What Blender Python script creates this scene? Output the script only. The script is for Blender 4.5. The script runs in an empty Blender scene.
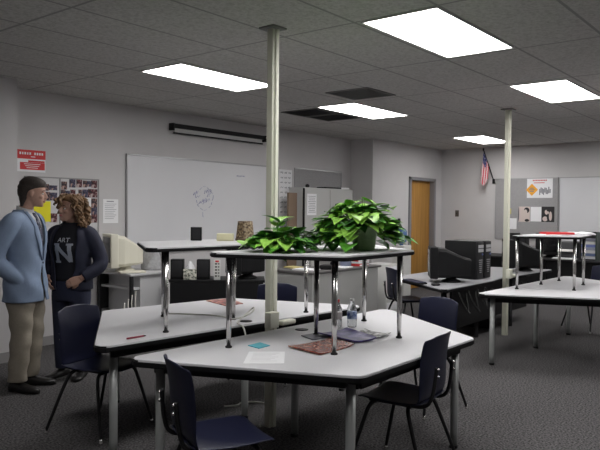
import bpy, bmesh, math, random
from mathutils import Vector as V, Matrix as M, noise
R = math.radians
scene = bpy.context.scene
COL = scene.collection
rnd = random.Random(7)
PI = math.pi

# ------------------------------------------------------------------ materials
MATS = {}
def mat(name, col, rough=.6, metal=0., spec=.5, noise_s=0., noise_a=0., bump=0., bump_s=80., coat=0.):
    if name in MATS: return MATS[name]
    m = bpy.data.materials.new(name); m.use_nodes = True
    nt = m.node_tree; b = nt.nodes['Principled BSDF']
    b.inputs['Base Color'].default_value = (*col, 1)
    b.inputs['Roughness'].default_value = rough
    b.inputs['Metallic'].default_value = metal
    b.inputs['Specular IOR Level'].default_value = spec
    if coat: b.inputs['Coat Weight'].default_value = coat
    tc = nt.nodes.new('ShaderNodeTexCoord')
    if noise_a:
        n = nt.nodes.new('ShaderNodeTexNoise'); n.inputs['Scale'].default_value = noise_s
        n.inputs['Detail'].default_value = 4
        nt.links.new(tc.outputs['Object'], n.inputs['Vector'])
        r = nt.nodes.new('ShaderNodeMapRange')
        r.inputs['From Min'].default_value = .3; r.inputs['From Max'].default_value = .7
        r.inputs['To Min'].default_value = 1-noise_a; r.inputs['To Max'].default_value = 1+noise_a
        nt.links.new(n.outputs['Fac'], r.inputs['Value'])
        x = nt.nodes.new('ShaderNodeVectorMath'); x.operation = 'SCALE'
        x.inputs[0].default_value = col
        nt.links.new(r.outputs['Result'], x.inputs['Scale'])
        nt.links.new(x.outputs['Vector'], b.inputs['Base Color'])
    if bump:
        n2 = nt.nodes.new('ShaderNodeTexNoise'); n2.inputs['Scale'].default_value = bump_s
        nt.links.new(tc.outputs['Object'], n2.inputs['Vector'])
        bp = nt.nodes.new('ShaderNodeBump'); bp.inputs['Strength'].default_value = bump
        bp.inputs['Distance'].default_value = .01
        nt.links.new(n2.outputs['Fac'], bp.inputs['Height'])
        nt.links.new(bp.outputs['Normal'], b.inputs['Normal'])
    MATS[name] = m
    return m
def emit(name, col, s):
    m = bpy.data.materials.new(name); m.use_nodes = True
    b = m.node_tree.nodes['Principled BSDF']
    b.inputs['Base Color'].default_value = (.9, .9, .9, 1)
    b.inputs['Emission Color'].default_value = (*col, 1)
    b.inputs['Emission Strength'].default_value = s
    return m
def ramp_mat(name, scale, stops, rough=.6, kind='noise', detail=3):
    m = bpy.data.materials.new(name); m.use_nodes = True
    nt = m.node_tree; b = nt.nodes['Principled BSDF']; b.inputs['Roughness'].default_value = rough
    tc = nt.nodes.new('ShaderNodeTexCoord')
    if kind == 'noise':
        n = nt.nodes.new('ShaderNodeTexNoise'); n.inputs['Detail'].default_value = detail; out = n.outputs['Fac']
    else:
        n = nt.nodes.new('ShaderNodeTexVoronoi'); out = n.outputs['Distance']
    n.inputs['Scale'].default_value = scale
    nt.links.new(tc.outputs['Object'], n.inputs['Vector'])
    r = nt.nodes.new('ShaderNodeValToRGB'); r.color_ramp.interpolation = 'LINEAR'
    els = r.color_ramp.elements
    while len(els) < len(stops): els.new(.5)
    for e, (p, c) in zip(els, stops): e.position = p; e.color = (*c, 1)
    nt.links.new(out, r.inputs['Fac']); nt.links.new(r.outputs['Color'], b.inputs['Base Color'])
    return m

wall_m = mat('wall_paint', (.60, .585, .59), .85, noise_s=3, noise_a=.02, bump=.08, bump_s=160)
base_m = mat('baseboard_vinyl', (.30, .29, .29), .6)
laminate = mat('grey_laminate', (.655, .65, .672), .42, spec=.3, noise_s=240, noise_a=.05)
black_edge = mat('black_edge_band', (.008, .008, .009), .6, spec=.2)
grey_steel = mat('grey_steel_leg', (.33, .34, .335), .38, metal=.35)
chrome = mat('chrome', (.62, .61, .60), .22, metal=1.)
navy = mat('navy_plastic', (.013, .015, .040), .42, spec=.4, bump=.08, bump_s=500)
dark_metal = mat('dark_chair_steel', (.03, .03, .032), .35, metal=.6)
black_pl = mat('black_plastic', (.010, .010, .011), .5, spec=.25)
soft_black = mat('charcoal_plastic', (.02, .02, .022), .55, spec=.3)
beige_pl = mat('beige_plastic', (.74, .715, .60), .5)
white_pl = mat('white_plastic', (.72, .72, .70), .45)
paper_m = mat('white_paper', (.88, .88, .90), .8)
board_m = mat('whiteboard_enamel', (.72, .72, .745), .25, noise_s=2, noise_a=.015)
alu = mat('aluminium_trim', (.42, .42, .43), .4, metal=.7)
tack_m = mat('grey_tackboard_fabric', (.36, .355, .36), .95, noise_s=90, noise_a=.12)
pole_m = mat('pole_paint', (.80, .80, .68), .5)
pole_shade = mat('pole_paint_shaded', (.60, .60, .50), .5)  # same cream paint with shade put into the colour
putty = mat('putty_steel', (.50, .50, .49), .5)
screen_m = mat('dark_glass', (.01, .011, .012), .12)
ink_blue = mat('blue_marker', (.17, .19, .42), .6)
ink_grey = mat('grey_ink', (.22, .22, .25), .7)
cable_m = mat('pale_cable', (.55, .54, .50), .5)
cable_d = mat('dark_cable', (.03, .03, .03), .5)
red_m = mat('red_print', (.62, .035, .04), .6)
yellow_m = mat('yellow_paper', (.88, .80, .02), .7)

# ------------------------------------------------------------------ mesh builder
class MB:
    def __init__(s): s.bm = bmesh.new(); s.mi = 0
    def _fin(s, faces, smooth):
        for f in faces: f.material_index = s.mi; f.smooth = smooth
    def box(s, c, d, rz=0., bev=0., rx=0., ry=0., seg=2):
        t = bmesh.new(); bmesh.ops.create_cube(t, size=1)
        bmesh.ops.scale(t, vec=V(d), verts=t.verts)
        if bev: bmesh.ops.bevel(t, geom=list(t.edges), offset=bev, segments=seg, affect='EDGES', profile=.6)
        mx = M.Translation(V(c)) @ M.Rotation(rz, 4, 'Z') @ M.Rotation(ry, 4, 'Y') @ M.Rotation(rx, 4, 'X')
        bmesh.ops.transform(t, matrix=mx, verts=t.verts)
        s.merge(t, bool(bev)); return s
    def merge(s, t, smooth=False):
        vm = {v: s.bm.verts.new(v.co) for v in t.verts}
        for f in t.faces:
            try:
                nf = s.bm.faces.new([vm[v] for v in f.verts]); nf.material_index = s.mi; nf.smooth = smooth
            except ValueError: pass
        t.free()
    def loft(s, rings, cap=True, closed=True, smooth=True):
        vs = [[s.bm.verts.new(p) for p in r] for r in rings]
        fs = []
        for a, b in zip(vs, vs[1:]):
            n = len(a)
            for i in range(n if closed else n-1):
                j = (i+1) % n
                try: fs.append(s.bm.faces.new((a[i], a[j], b[j], b[i])))
                except ValueError: pass
        if cap and closed:
            for r, rev in ((vs[0], True), (vs[-1], False)):
                try: fs.append(s.bm.faces.new(list(reversed(r)) if rev else r))
                except ValueError: pass
        s._fin(fs, smooth); return s
    def tube(s, pts, rad, seg=10, smooth_path=0, flat=1.):
        pts = [V(p) for p in pts]
        rads = list(rad) if isinstance(rad, (list, tuple)) else [rad]*len(pts)
        for _ in range(smooth_path):
            np_, nr = [pts[0]], [rads[0]]
            for i in range(len(pts)-1):
                a, b = pts[i], pts[i+1]
                np_ += [a*.75+b*.25, a*.25+b*.75]; nr += [rads[i]*.75+rads[i+1]*.25, rads[i]*.25+rads[i+1]*.75]
            pts, rads = np_+[pts[-1]], nr+[rads[-1]]
        rings = []; up = None
        for i, p in enumerate(pts):
            d = (pts[min(i+1, len(pts)-1)] - pts[max(i-1, 0)])
            if d.length < 1e-9: d = V((0, 0, 1))
            d.normalize()
            if up is None:
                up = V((0, 0, 1)) if abs(d.z) < .9 else V((0, 1, 0))
            x = up.cross(d)
            if x.length < 1e-6: x = V((1, 0, 0)).cross(d)
            x.normalize(); y = d.cross(x); up = y
            rings.append([p + x*math.cos(2*PI*k/seg)*rads[i] + y*math.sin(2*PI*k/seg)*rads[i]*flat for k in range(seg)])
        return s.loft(rings)
    def lathe(s, prof, c=(0, 0, 0), seg=20):
        c = V(c)
        rings = [[c+V((r*math.cos(2*PI*k/seg), r*math.sin(2*PI*k/seg), z)) for k in range(seg)] for r, z in prof]
        return s.loft(rings)
    def ell(s, c, r, seg=16, n=10):
        c = V(c); rings = []
        for i in range(n+1):
            a = -PI/2 + PI*i/n; q = max(math.cos(a), .02)
            rings.append([c+V((r[0]*q*math.cos(2*PI*k/seg), r[1]*q*math.sin(2*PI*k/seg), r[2]*math.sin(a))) for k in range(seg)])
        return s.loft(rings)
    def prism(s, poly, z0, z1, bev=0.):
        t = bmesh.new()
        f = t.faces.new([t.verts.new((x, y, z0)) for x, y in poly])
        r = bmesh.ops.extrude_face_region(t, geom=[f])
        bmesh.ops.translate(t, vec=(0, 0, z1-z0), verts=[e for e in r['geom'] if isinstance(e, bmesh.types.BMVert)])
        bmesh.ops.recalc_face_normals(t, faces=t.faces)
        if bev:
            bmesh.ops.bevel(t, geom=[e for e in t.edges if abs(e.verts[0].co.z-e.verts[1].co.z) < 1e-6], offset=bev, segments=2, affect='EDGES')
        s.merge(t); return s
    def face(s, pts, smooth=False):
        f = s.bm.faces.new([s.bm.verts.new(p) for p in pts]); f.material_index = s.mi; f.smooth = smooth; return s
    def mesh(s, name, mats, recalc=True):
        if recalc: bmesh.ops.recalc_face_normals(s.bm, faces=s.bm.faces)
        me = bpy.data.meshes.new(name); s.bm.to_mesh(me); s.bm.free()
        for m in (mats if isinstance(mats, (list, tuple)) else [mats]): me.materials.append(m)
        return me

def round_poly(pts, r, seg=5):
    out = []; n = len(pts)
    for i in range(n):
        p = V(pts[i]); a = (V(pts[i-1])-p).normalized(); b = (V(pts[(i+1) % n])-p).normalized()
        ang = a.angle(b); d = r/math.tan(ang/2)
        c = p + (a+b).normalized()*r/math.sin(ang/2)
        s0 = p+a*d-c; s1 = p+b*d-c
        for k in range(seg+1):
            t = k/seg
            v = s0*(1-t)+s1*t; v.normalize(); out.append(tuple(c+v*r))
    return out

def tag(o, label=None, cat=None, group=None, kind=None):
    if label: o['label'] = label
    if cat: o['category'] = cat
    if group: o['group'] = group
    if kind: o['kind'] = kind
    return o
def thing(name, label, cat, loc=(0, 0, 0), rz=0., group=None):
    o = bpy.data.objects.new(name, None); COL.objects.link(o); o.empty_display_size = .1
    o.location = loc; o.rotation_euler = (0, 0, rz)
    return tag(o, label, cat, group)
def part(name, mb, mats, parent, label=None, sharp=True):
    me = mb.mesh(name, mats) if isinstance(mb, MB) else mb
    o = bpy.data.objects.new(name, me); COL.objects.link(o); o.parent = parent
    if label: o['label'] = label
    return o
def solo(name, mb, mats, label, cat, loc=(0, 0, 0), rz=0., group=None, rot=None):
    me = mb.mesh(name, mats) if isinstance(mb, MB) else mb
    o = bpy.data.objects.new(name, me); COL.objects.link(o)
    o.location = loc; o.rotation_euler = rot or (0, 0, rz)
    return tag(o, label, cat, group)
def struct(name, mb, mats):
    o = bpy.data.objects.new(name, mb.mesh(name, mats)); COL.objects.link(o); o['kind'] = 'structure'; return o
def dup(root, loc, rz, label=None, group=None):
    r = root.copy(); COL.objects.link(r); r.location = loc; r.rotation_euler = (0, 0, rz)
    if label: r['label'] = label
    if group: r['group'] = group
    for ch in list(root.children):
        c = ch.copy(); COL.objects.link(c); c.parent = r
        for g in list(ch.children):
            d = g.copy(); COL.objects.link(d); d.parent = c
    return r
def bake(mb, name, voxel, smooth, mats):
    me = mb.mesh(name+'_raw', mats)
    o = bpy.data.objects.new(name+'_raw', me); COL.objects.link(o)
    a = o.modifiers.new('r', 'REMESH'); a.mode = 'VOXEL'; a.voxel_size = voxel; a.use_smooth_shade = True
    b = o.modifiers.new('s', 'SMOOTH'); b.factor = .5; b.iterations = smooth
    bpy.context.view_layer.update()
    dg = bpy.context.evaluated_depsgraph_get()
    nm = bpy.data.meshes.new_from_object(o.evaluated_get(dg)); nm.name = name
    bpy.data.objects.remove(o); bpy.data.meshes.remove(me)
    nm.materials.clear()
    for m in (mats if isinstance(mats, (list, tuple)) else [mats]): nm.materials.append(m)
    nm.polygons.foreach_set('use_smooth', [True]*len(nm.polygons))
    return nm
def modded(mb, name, mats, mods):
    me = mb.mesh(name+'_raw', mats)
    o = bpy.data.objects.new(name+'_raw', me); COL.objects.link(o)
    for typ, kw in mods:
        m = o.modifiers.new(typ, typ)
        for k, v in kw.items(): setattr(m, k, v)
    bpy.context.view_layer.update()
    dg = bpy.context.evaluated_depsgraph_get()
    nm = bpy.data.meshes.new_from_object(o.evaluated_get(dg)); nm.name = name
    bpy.data.objects.remove(o); bpy.data.meshes.remove(me)
    nm.polygons.foreach_set('use_smooth', [True]*len(nm.polygons))
    return nm
def text_mesh(body, size, m, depth=.0008):
    cu = bpy.data.curves.new('txt', 'FONT'); cu.body = body; cu.size = size; cu.extrude = depth; cu.offset = 0
    cu.align_x = 'CENTER'; cu.align_y = 'CENTER'
    o = bpy.data.objects.new('txt', cu); COL.objects.link(o); bpy.context.view_layer.update()
    dg = bpy.context.evaluated_depsgraph_get()
    me = bpy.data.meshes.new_from_object(o.evaluated_get(dg)); bpy.data.objects.remove(o); bpy.data.curves.remove(cu)
    me.materials.clear(); me.materials.append(m); me.name = 'lettering'
    return me

# ------------------------------------------------------------------ camera
EYE, CE = 1.535, 2.80
f, pitch, roll, yaw = 658., R(-1.33), R(.55), R(38.85)
F = V((math.cos(yaw)*math.cos(pitch), math.sin(yaw)*math.cos(pitch), math.sin(pitch)))
R0 = V((math.sin(yaw), -math.cos(yaw), 0)); U0 = R0.cross(F)
RR = R0*math.cos(roll)+U0*math.sin(roll); UU = -R0*math.sin(roll)+U0*math.cos(roll)
cam = bpy.data.cameras.new('camera'); co = bpy.data.objects.new('camera', cam); COL.objects.link(co)
cam.sensor_width = 36; cam.lens = f*36/600; cam.clip_start = .05
mw = M((RR, UU, -F)).transposed().to_4x4(); mw.translation = V((0, 0, EYE)); co.matrix_world = mw
scene.camera = co
scene.view_settings.view_transform = 'Standard'; scene.view_settings.look = 'None'
scene.view_settings.gamma = 1; scene.view_settings.use_curve_mapping = False
scene.view_settings.exposure = 0.0

# ------------------------------------------------------------------ room shell
WY, UX, DY, AX, NY, NX = 6.77, 12.5, 6.30, 9.85, 6.31, 3.34   # whiteboard wall, right wall, door wall, alcove, near return
X0, Y0 = -2.2, -3.2
# carpet
carpet = bpy.data.materials.new('carpet'); carpet.use_nodes = True
nt = carpet.node_tree; b = nt.nodes['Principled BSDF']; b.inputs['Roughness'].default_value = 1; b.inputs['Specular IOR Level'].default_value = .1
tc = nt.nodes.new('ShaderNodeTexCoord')
n1 = nt.nodes.new('ShaderNodeTexNoise'); n1.inputs['Scale'].default_value = 70; n1.inputs['Detail'].default_value = 6
n2 = nt.nodes.new('ShaderNodeTexNoise'); n2.inputs['Scale'].default_value = 1.1
nt.links.new(tc.outputs['Object'], n1.inputs['Vector']); nt.links.new(tc.outputs['Object'], n2.inputs['Vector'])
rp = nt.nodes.new('ShaderNodeValToRGB'); e = rp.color_ramp.elements
e[0].position = .33; e[0].color = (.020, .019, .020, 1); e[1].position = .68; e[1].color = (.17, .162, .165, 1)
nt.links.new(n1.outputs['Fac'], rp.inputs['Fac'])
mx = nt.nodes.new('ShaderNodeMixRGB'); mx.blend_type = 'MULTIPLY'; mx.inputs['Fac'].default_value = .35
nt.links.new(rp.outputs['Color'], mx.inputs['Color1']); nt.links.new(n2.outputs['Color'], mx.inputs['Color2'])
nt.links.new(rp.outputs['Color'], b.inputs['Base Color'])
bp = nt.nodes.new('ShaderNodeBump'); bp.inputs['Strength'].default_value = .5; bp.inputs['Distance'].default_value = .006
nt.links.new(n1.outputs['Fac'], bp.inputs['Height']); nt.links.new(bp.outputs['Normal'], b.inputs['Normal'])
struct('floor', MB().box(((X0+UX)/2, (Y0+WY)/2, -.05), (UX-X0+.4, WY-Y0+.4, .1)), carpet)

# ceiling tiles: 1.35 x .61 lay-in grid with speckle
ceil = bpy.data.materials.new('ceiling_tile'); ceil.use_nodes = True
nt = ceil.node_tree; b = nt.nodes['Principled BSDF']; b.inputs['Roughness'].default_value = 1; b.inputs['Specular IOR Level'].default_value = .1
tc = nt.nodes.new('ShaderNodeTexCoord'); sp = nt.nodes.new('ShaderNodeSeparateXYZ'); nt.links.new(tc.outputs['Object'], sp.inputs[0])
def mth(op, a, bb=None):
    n = nt.nodes.new('ShaderNodeMath'); n.operation = op
    for i, q in enumerate((a, bb)):
        if q is None: continue
        if isinstance(q, (int, float)): n.inputs[i].default_value = q
        else: nt.links.new(q, n.inputs[i])
    return n.outputs[0]
def gridline(o, off, per, w):
    d = mth('FRACT', mth('DIVIDE', mth('ADD', mth('SUBTRACT', o, off), per*40+w/2), per))
    return mth('LESS_THAN', d, w/per)
gl = mth('MAXIMUM', gridline(sp.outputs['X'], 3.70, 1.35, .022), gridline(sp.outputs['Y'], 1.91, .6175, .022))
n1 = nt.nodes.new('ShaderNodeTexNoise'); n1.inputs['Scale'].default_value = 38; n1.inputs['Detail'].default_value = 8; n1.inputs['Roughness'].default_value = .75
nt.links.new(tc.outputs['Object'], n1.inputs['Vector'])
rp = nt.nodes.new('ShaderNodeValToRGB'); e = rp.color_ramp.elements
e[0].position = .36; e[0].color = (.42, .41, .395, 1); e[1].position = .56; e[1].color = (.60, .59, .575, 1)
nt.links.new(n1.outputs['Fac'], rp.inputs['Fac'])
mxn = nt.nodes.new('ShaderNodeMixRGB'); mxn.inputs['Color2'].default_value = (.33, .325, .32, 1)
nt.links.new(gl, mxn.inputs['Fac']); nt.links.new(rp.outputs['Color'], mxn.inputs['Color1']); nt.links.new(mxn.outputs['Color'], b.inputs['Base Color'])
struct('ceiling', MB().box(((X0+UX)/2, (Y0+WY)/2, CE+.05), (UX-X0+.4, WY-Y0+.4, .1)), ceil)

def wallbox(name, x0, x1, y0, y1, z0=0, z1=CE): return struct(name, MB().box(((x0+x1)/2, (y0+y1)/2, (z0+z1)/2), (x1-x0, y1-y0, z1-z0)), wall_m)
wallbox('wall_left', X0, AX+.15, WY, WY+.15)
wallbox('wall_near_left', X0, NX, NY, WY)
wallbox('wall_alcove', AX, AX+.13, DY, WY)
DX0, DX1, DZ = 11.13, 12.20, 2.19      # door opening incl. frame
w = MB()
w.box(((AX+.13+DX0)/2, DY+.065, CE/2), (DX0-AX-.13, .13, CE)).box(((DX1+UX)/2, DY+.065, CE/2), (UX-DX1, .13, CE)).box(((DX0+DX1)/2, DY+.065, (DZ+CE)/2), (DX1-DX0, .13, CE-DZ))
struct('wall_door', w, wall_m)
wallbox('wall_corridor', AX+.14, UX, DY+.35, DY+.45)
wallbox('wall_right', UX, UX+.15, Y0, WY)
wallbox('wall_back', X0-.15, X0, Y0, WY)
wallbox('wall_near', X0-.15, UX, Y0-.15, Y0)
bh, bt = .10, .012
struct('baseboard_left', MB().box(((NX+AX)/2, WY-bt/2, bh/2), (AX-NX, bt, bh)), base_m)
struct('baseboard_near_left', MB().box(((X0+NX)/2, NY-bt/2, bh/2), (NX-X0, bt, bh)), base_m)
struct('baseboard_door', MB().box(((AX+DX0)/2, DY-bt/2, bh/2), (DX0-AX, bt, bh)).box(((DX1+UX)/2, DY-bt/2, bh/2), (UX-DX1, bt, bh)), base_m)
struct('baseboard_right', MB().box((UX-bt/2, (Y0+DY)/2, bh/2), (bt, DY-Y0, bh)), base_m)
# door: steel frame, wood slab
wood = bpy.data.materials.new('door_wood'); wood.use_nodes = True
nt = wood.node_tree; b = nt.nodes['Principled BSDF']; b.inputs['Roughness'].default_value = .45
tc = nt.nodes.new('ShaderNodeTexCoord'); mp = nt.nodes.new('ShaderNodeMapping'); mp.inputs['Scale'].default_value = (14, 14, .8)
wv = nt.nodes.new('ShaderNodeTexNoise'); wv.inputs['Scale'].default_value = 1.4; wv.inputs['Detail'].default_value = 5
rp = nt.nodes.new('ShaderNodeValToRGB'); e = rp.color_ramp.elements
e[0].position = .3; e[0].color = (.36, .17, .03, 1); e[1].position = .7; e[1].color = (.56, .29, .065, 1)
nt.links.new(tc.outputs['Object'], mp.inputs[0]); nt.links.new(mp.outputs[0], wv.inputs['Vector']); nt.links.new(wv.outputs['Fac'], rp.inputs['Fac']); nt.links.new(rp.outputs['Color'], b.inputs['Base Color'])
fr = MB()
for x in (DX0+.035, DX1-.035): fr.box((x, DY+.055, DZ/2), (.07, .17, DZ), bev=.004)
fr.box(((DX0+DX1)/2, DY+.055, DZ-.03), (DX1-DX0, .17, .06), bev=.004)
struct('trim_door', fr, mat('door_frame_paint', (.24, .235, .25), .5))
dr = struct('door_1', MB().box(((DX0+DX1)/2, DY+.10, (DZ-.06)/2+.004), (DX1-DX0-.15, .045, DZ-.07), bev=.003), wood)
h = MB(); h.tube([(DX0+.14, DY+.085, 1.0), (DX0+.14, DY+.03, 1.0), (DX0+.25, DY+.03, 1.0)], .011, smooth_path=1); h.lathe([(.001, 0), (.03, 0), (.03, .006), (.001, .006)], (0, 0, 0))
ho = part('door_handle', MB().tube([(DX0+.14, DY+.085, 1.0), (DX0+.14, DY+.03, 1.0), (DX0+.25, DY+.03, 1.0)], .011, smooth_path=1), chrome, dr); h.bm.free()

# ------------------------------------------------------------------ ceiling lights and vents
LIT = emit('fluorescent_diffuser', (1., .985, .97), 15.5)
fr_m = mat('fixture_white', (.7, .7, .68), .5)
lights = [(3.70, 1.91, 'largest fluorescent ceiling light, at the top right near the camera'),
          (3.80, 4.40, 'fluorescent ceiling light behind the top of the near cream pole'),
          (6.45, 1.97, 'fluorescent ceiling light in front of the far cream pole'),
          (6.41, 4.36, 'fluorescent ceiling light beside the two dark air grilles'),
          (10.42, 4.50, 'small distant fluorescent ceiling light near the flag wall'),
          (10.42, 1.95, 'added fluorescent ceiling light over the right wall, out of view'),  # the last four are unseen fixtures, added to help light the room
          (3.70, -.55, 'unseen fluorescent ceiling light added over the near part of the room'),
          (7.75, -.55, 'unseen fluorescent ceiling light added over the right part of the room'),
          (.95, 1.91, 'unseen fluorescent ceiling light added over the near left part of the room')]
proto = None
for x, y, lb in lights:
    if proto is None:
        t = thing('ceiling_light', lb, 'ceiling light', (x, y, CE), 0, 'fluorescent ceiling lights')
        fm = MB(); Lx, Ly, fw = 1.27, .565, .014
        fm.box((Lx/2, fw/2, -.006), (Lx, fw, .012)).box((Lx/2, Ly-fw/2, -.006), (Lx, fw, .012)).box((fw/2, Ly/2, -.006), (fw, Ly-2*fw, .012)).box((Lx-fw/2, Ly/2, -.006), (fw, Ly-2*fw, .012))
        part('frame', fm, fr_m, t)
        part('diffuser', MB().box((Lx/2, Ly/2, -.004), (Lx-2*fw, Ly-2*fw, .006)), LIT, t)
        proto = t
    else:
        dup(proto, (x, y, CE), 0, lb)
vent_m = mat('dark_grille', (.05, .05, .05), .7); ventf = mat('grille_frame', (.13, .13, .125), .6)
def vent(x0, y0, x1, y1, lb, fm, sm):
    t = thing('air_vent', lb, 'air vent', (x0, y0, CE), 0)
    a = MB(); lx, ly = x1-x0, y1-y0
    for c, d in (((lx/2, .012, -.005), (lx, .024, .01)), ((lx/2, ly-.012, -.005), (lx, .024, .01)), ((.012, ly/2, -.005), (.024, ly-.048, .01)), ((lx-.012, ly/2, -.005), (.024, ly-.048, .01))): a.box(c, d)
    part('frame', a, fm, t)
    s = MB()
    s.box((lx/2, ly/2, -.001), (lx-.04, ly-.04, .002))
    for k in range(16): s.box((lx/2, .035+(ly-.07)*k/15, -.005), (lx-.05, .012, .004), rx=.5)
    part('louvre', s, sm, t)
vent(6.50, 5.0, 6.99, 5.57, 'dark square air grille in the ceiling, left one of the adjoining pair', ventf, vent_m)
vent(7.03, 5.0, 7.53, 5.57, 'dark square air grille in the ceiling, under the end of a light', ventf, vent_m)
vent(5.70, 3.72, 6.26, 4.26, 'grey square return air panel in the ceiling beyond a light', mat('grey_grille_frame', (.24, .24, .235), .7), mat('grey_grille', (.2, .2, .195), .7))

# ------------------------------------------------------------------ power poles
def power_pole(x, y, lb):
    t = thing('power_pole', lb, 'pole', (x, y, 0), 0, 'cream power poles')
    w = .054
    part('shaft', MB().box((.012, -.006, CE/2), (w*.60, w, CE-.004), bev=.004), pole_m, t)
    part('shaded_half', MB().box((-.018, .003, CE/2), (.028, w*.92, CE-.004), bev=.004), pole_shade, t)  # half of the shaft, coloured darker as the side away from the light
    part('ceiling_plate', MB().box((-.005, 0, CE-.006), (.14, .14, .012), bev=.003), mat('plate_grey', (.2, .2, .19), .5), t)
    ob = part('outlet_box', MB().box((-.075, -.075, .775), (.09, .055, .11), bev=.006), pole_m, t)
    part('cable_shoe', MB().box((.11, -.05, .735), (.15, .06, .035), bev=.012), pole_m, t)
    return t
power_pole(3.47, 3.05, 'near cream power pole standing between the two front tables')
power_pole(7.95, 3.12, 'far cream power pole beside the black computer towers')

# ------------------------------------------------------------------ trapezoid tables
TZ = .72
def trap_table(name, label, pts, z=TZ, legin=.115, group='grey trapezoid tables', floor_legs=None):
    c = V((sum(p[0] for p in pts)/4, sum(p[1] for p in pts)/4)); loc = [tuple(V(p)-c) for p in pts]
    t = thing(name, label, 'table', (c.x, c.y, 0), 0, group)
    poly = round_poly([V(p) for p in loc], .07, 6)
    inner = [tuple(V(p)*.992) for p in poly]
    part('tabletop', MB().prism(inner, z-.03, z, .003), laminate, t)
    part('edge_band', MB().prism(poly, z-.042, z-.0035, .008), black_edge, t)
    ap = MB(); ins = [V(p)*.86 for p in loc]
    for i in range(4):
        a, b2 = ins[i], ins[(i+1) % 4]; d = b2-a
        ap.box(((a.x+b2.x)/2, (a.y+b2.y)/2, z-.042-.025), (d.length, .03, .05), rz=math.atan2(d.y, d.x))
    part('apron', ap, black_edge, t)
    e_ = max(range(4), key=lambda i: (V(loc[(i+1) % 4])-V(loc[i])).length); mid = (V(loc[e_])+V(loc[(e_+1) % 4]))/2*(1-.13/max(.2, ((V(loc[e_])+V(loc[(e_+1) % 4]))/2).length))
    l = part('leg', MB().lathe([(.024, .02), (.025, .1), (.026, z-.05)], (mid.x, mid.y, 0), 18), grey_steel, t)
    part('foot', MB().lathe([(.027, 0), (.028, .012), (.022, .024)], (mid.x, mid.y, 0), 16), black_pl, l)
    for i in range(4):
        p = V(loc[i]); a = (V(loc[i-1])-p).normalized(); b2 = (V(loc[(i+1) % 4])-p).normalized()
        q = p + (a+b2).normalized()*legin/math.sin(a.angle(b2)/2)
        lg = MB(); lg.lathe([(.024, .02), (.025, .1), (.026, z-.05)], (q.x, q.y, 0), 18)
        l = part('leg', lg, grey_steel, t)
        part('foot', MB().lathe([(.027, 0), (.028, .012), (.022, .024)], (q.x, q.y, 0), 16), black_pl, l)
    return t, c
fp = [(2.15, 2.975), (2.685, 1.765), (4.0, 1.758), (4.74, 2.875)]
bpq = [(2.20, 3.305), (4.74, 3.075), (4.295, 4.285), (3.07, 4.485)]
t_front, cf = trap_table('trapezoid_table', 'grey trapezoid table in the foreground carrying magazines and plastic bottles', fp)
t_back, cb = trap_table('trapezoid_table', 'grey trapezoid table behind the front one, with a red pen on it', bpq)
t_right = dup(t_front, (cf.x+4.0, cf.y-.24, 0), 0, 'grey trapezoid table at the right edge of the photo, nothing on its top but legs')
t_right['label'] = 'grey trapezoid table at the right, in front of the black computers'

# raised shelves
SZ = 1.285
def riser(label, pts, legs, sub=TZ):
    c = V((sum(p[0] for p in pts)/4, sum(p[1] for p in pts)/4)); loc = [V(p)-c for p in pts]
    t = thing('raised_shelf', label, 'shelf', (c.x, c.y, sub), 0, 'raised shelves on the tables')
    poly = round_poly(loc, .06, 5); h = SZ-sub
    part('shelf_top', MB().prism([tuple(V(p)*.99) for p in poly], h-.022, h, .002), laminate, t)
    part('edge_band', MB().prism(poly, h-.03, h-.003, .006), black_edge, t)
    for x, y in legs:
        q = V((x, y))-c
        l = part('leg', MB().lathe([(.013, .02), (.0165, .18), (.019, h-.03)], (q.x, q.y, 0), 14), chrome, t)
        part('foot', MB().lathe([(.02, 0), (.021, .008), (.012, .014), (.012, .024)], (q.x, q.y, 0), 14), black_pl, l)
    return t, c
r_front, rf = riser('raised shelf with chrome legs on the front table holding the green plants',
                    [(2.60, 2.83), (2.93, 2.035), (3.715, 2.045), (4.20, 2.74)], [(2.744, 2.741), (3.003, 2.163), (3.669, 2.133), (4.061, 2.657), (3.395, 2.592)])
r_back, rb_ = riser('raised shelf on the back table holding a yellow box and brown pot',
                    [(2.60, 3.33), (4.22, 3.14), (3.94, 3.94), (3.07, 4.04)], [(2.807, 3.385), (3.466, 3.414), (4.09, 3.225), (3.21, 3.90), (3.83, 3.83)])
riser('raised shelf on the right table with papers and a red folder', [(6.76, 2.63), (7.07, 1.99), (7.79, 2.07), (8.12, 2.55)], [(6.837, 2.56), (7.13, 2.064), (7.73, 2.14), (8.0, 2.49), (7.457, 2.517)])

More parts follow.
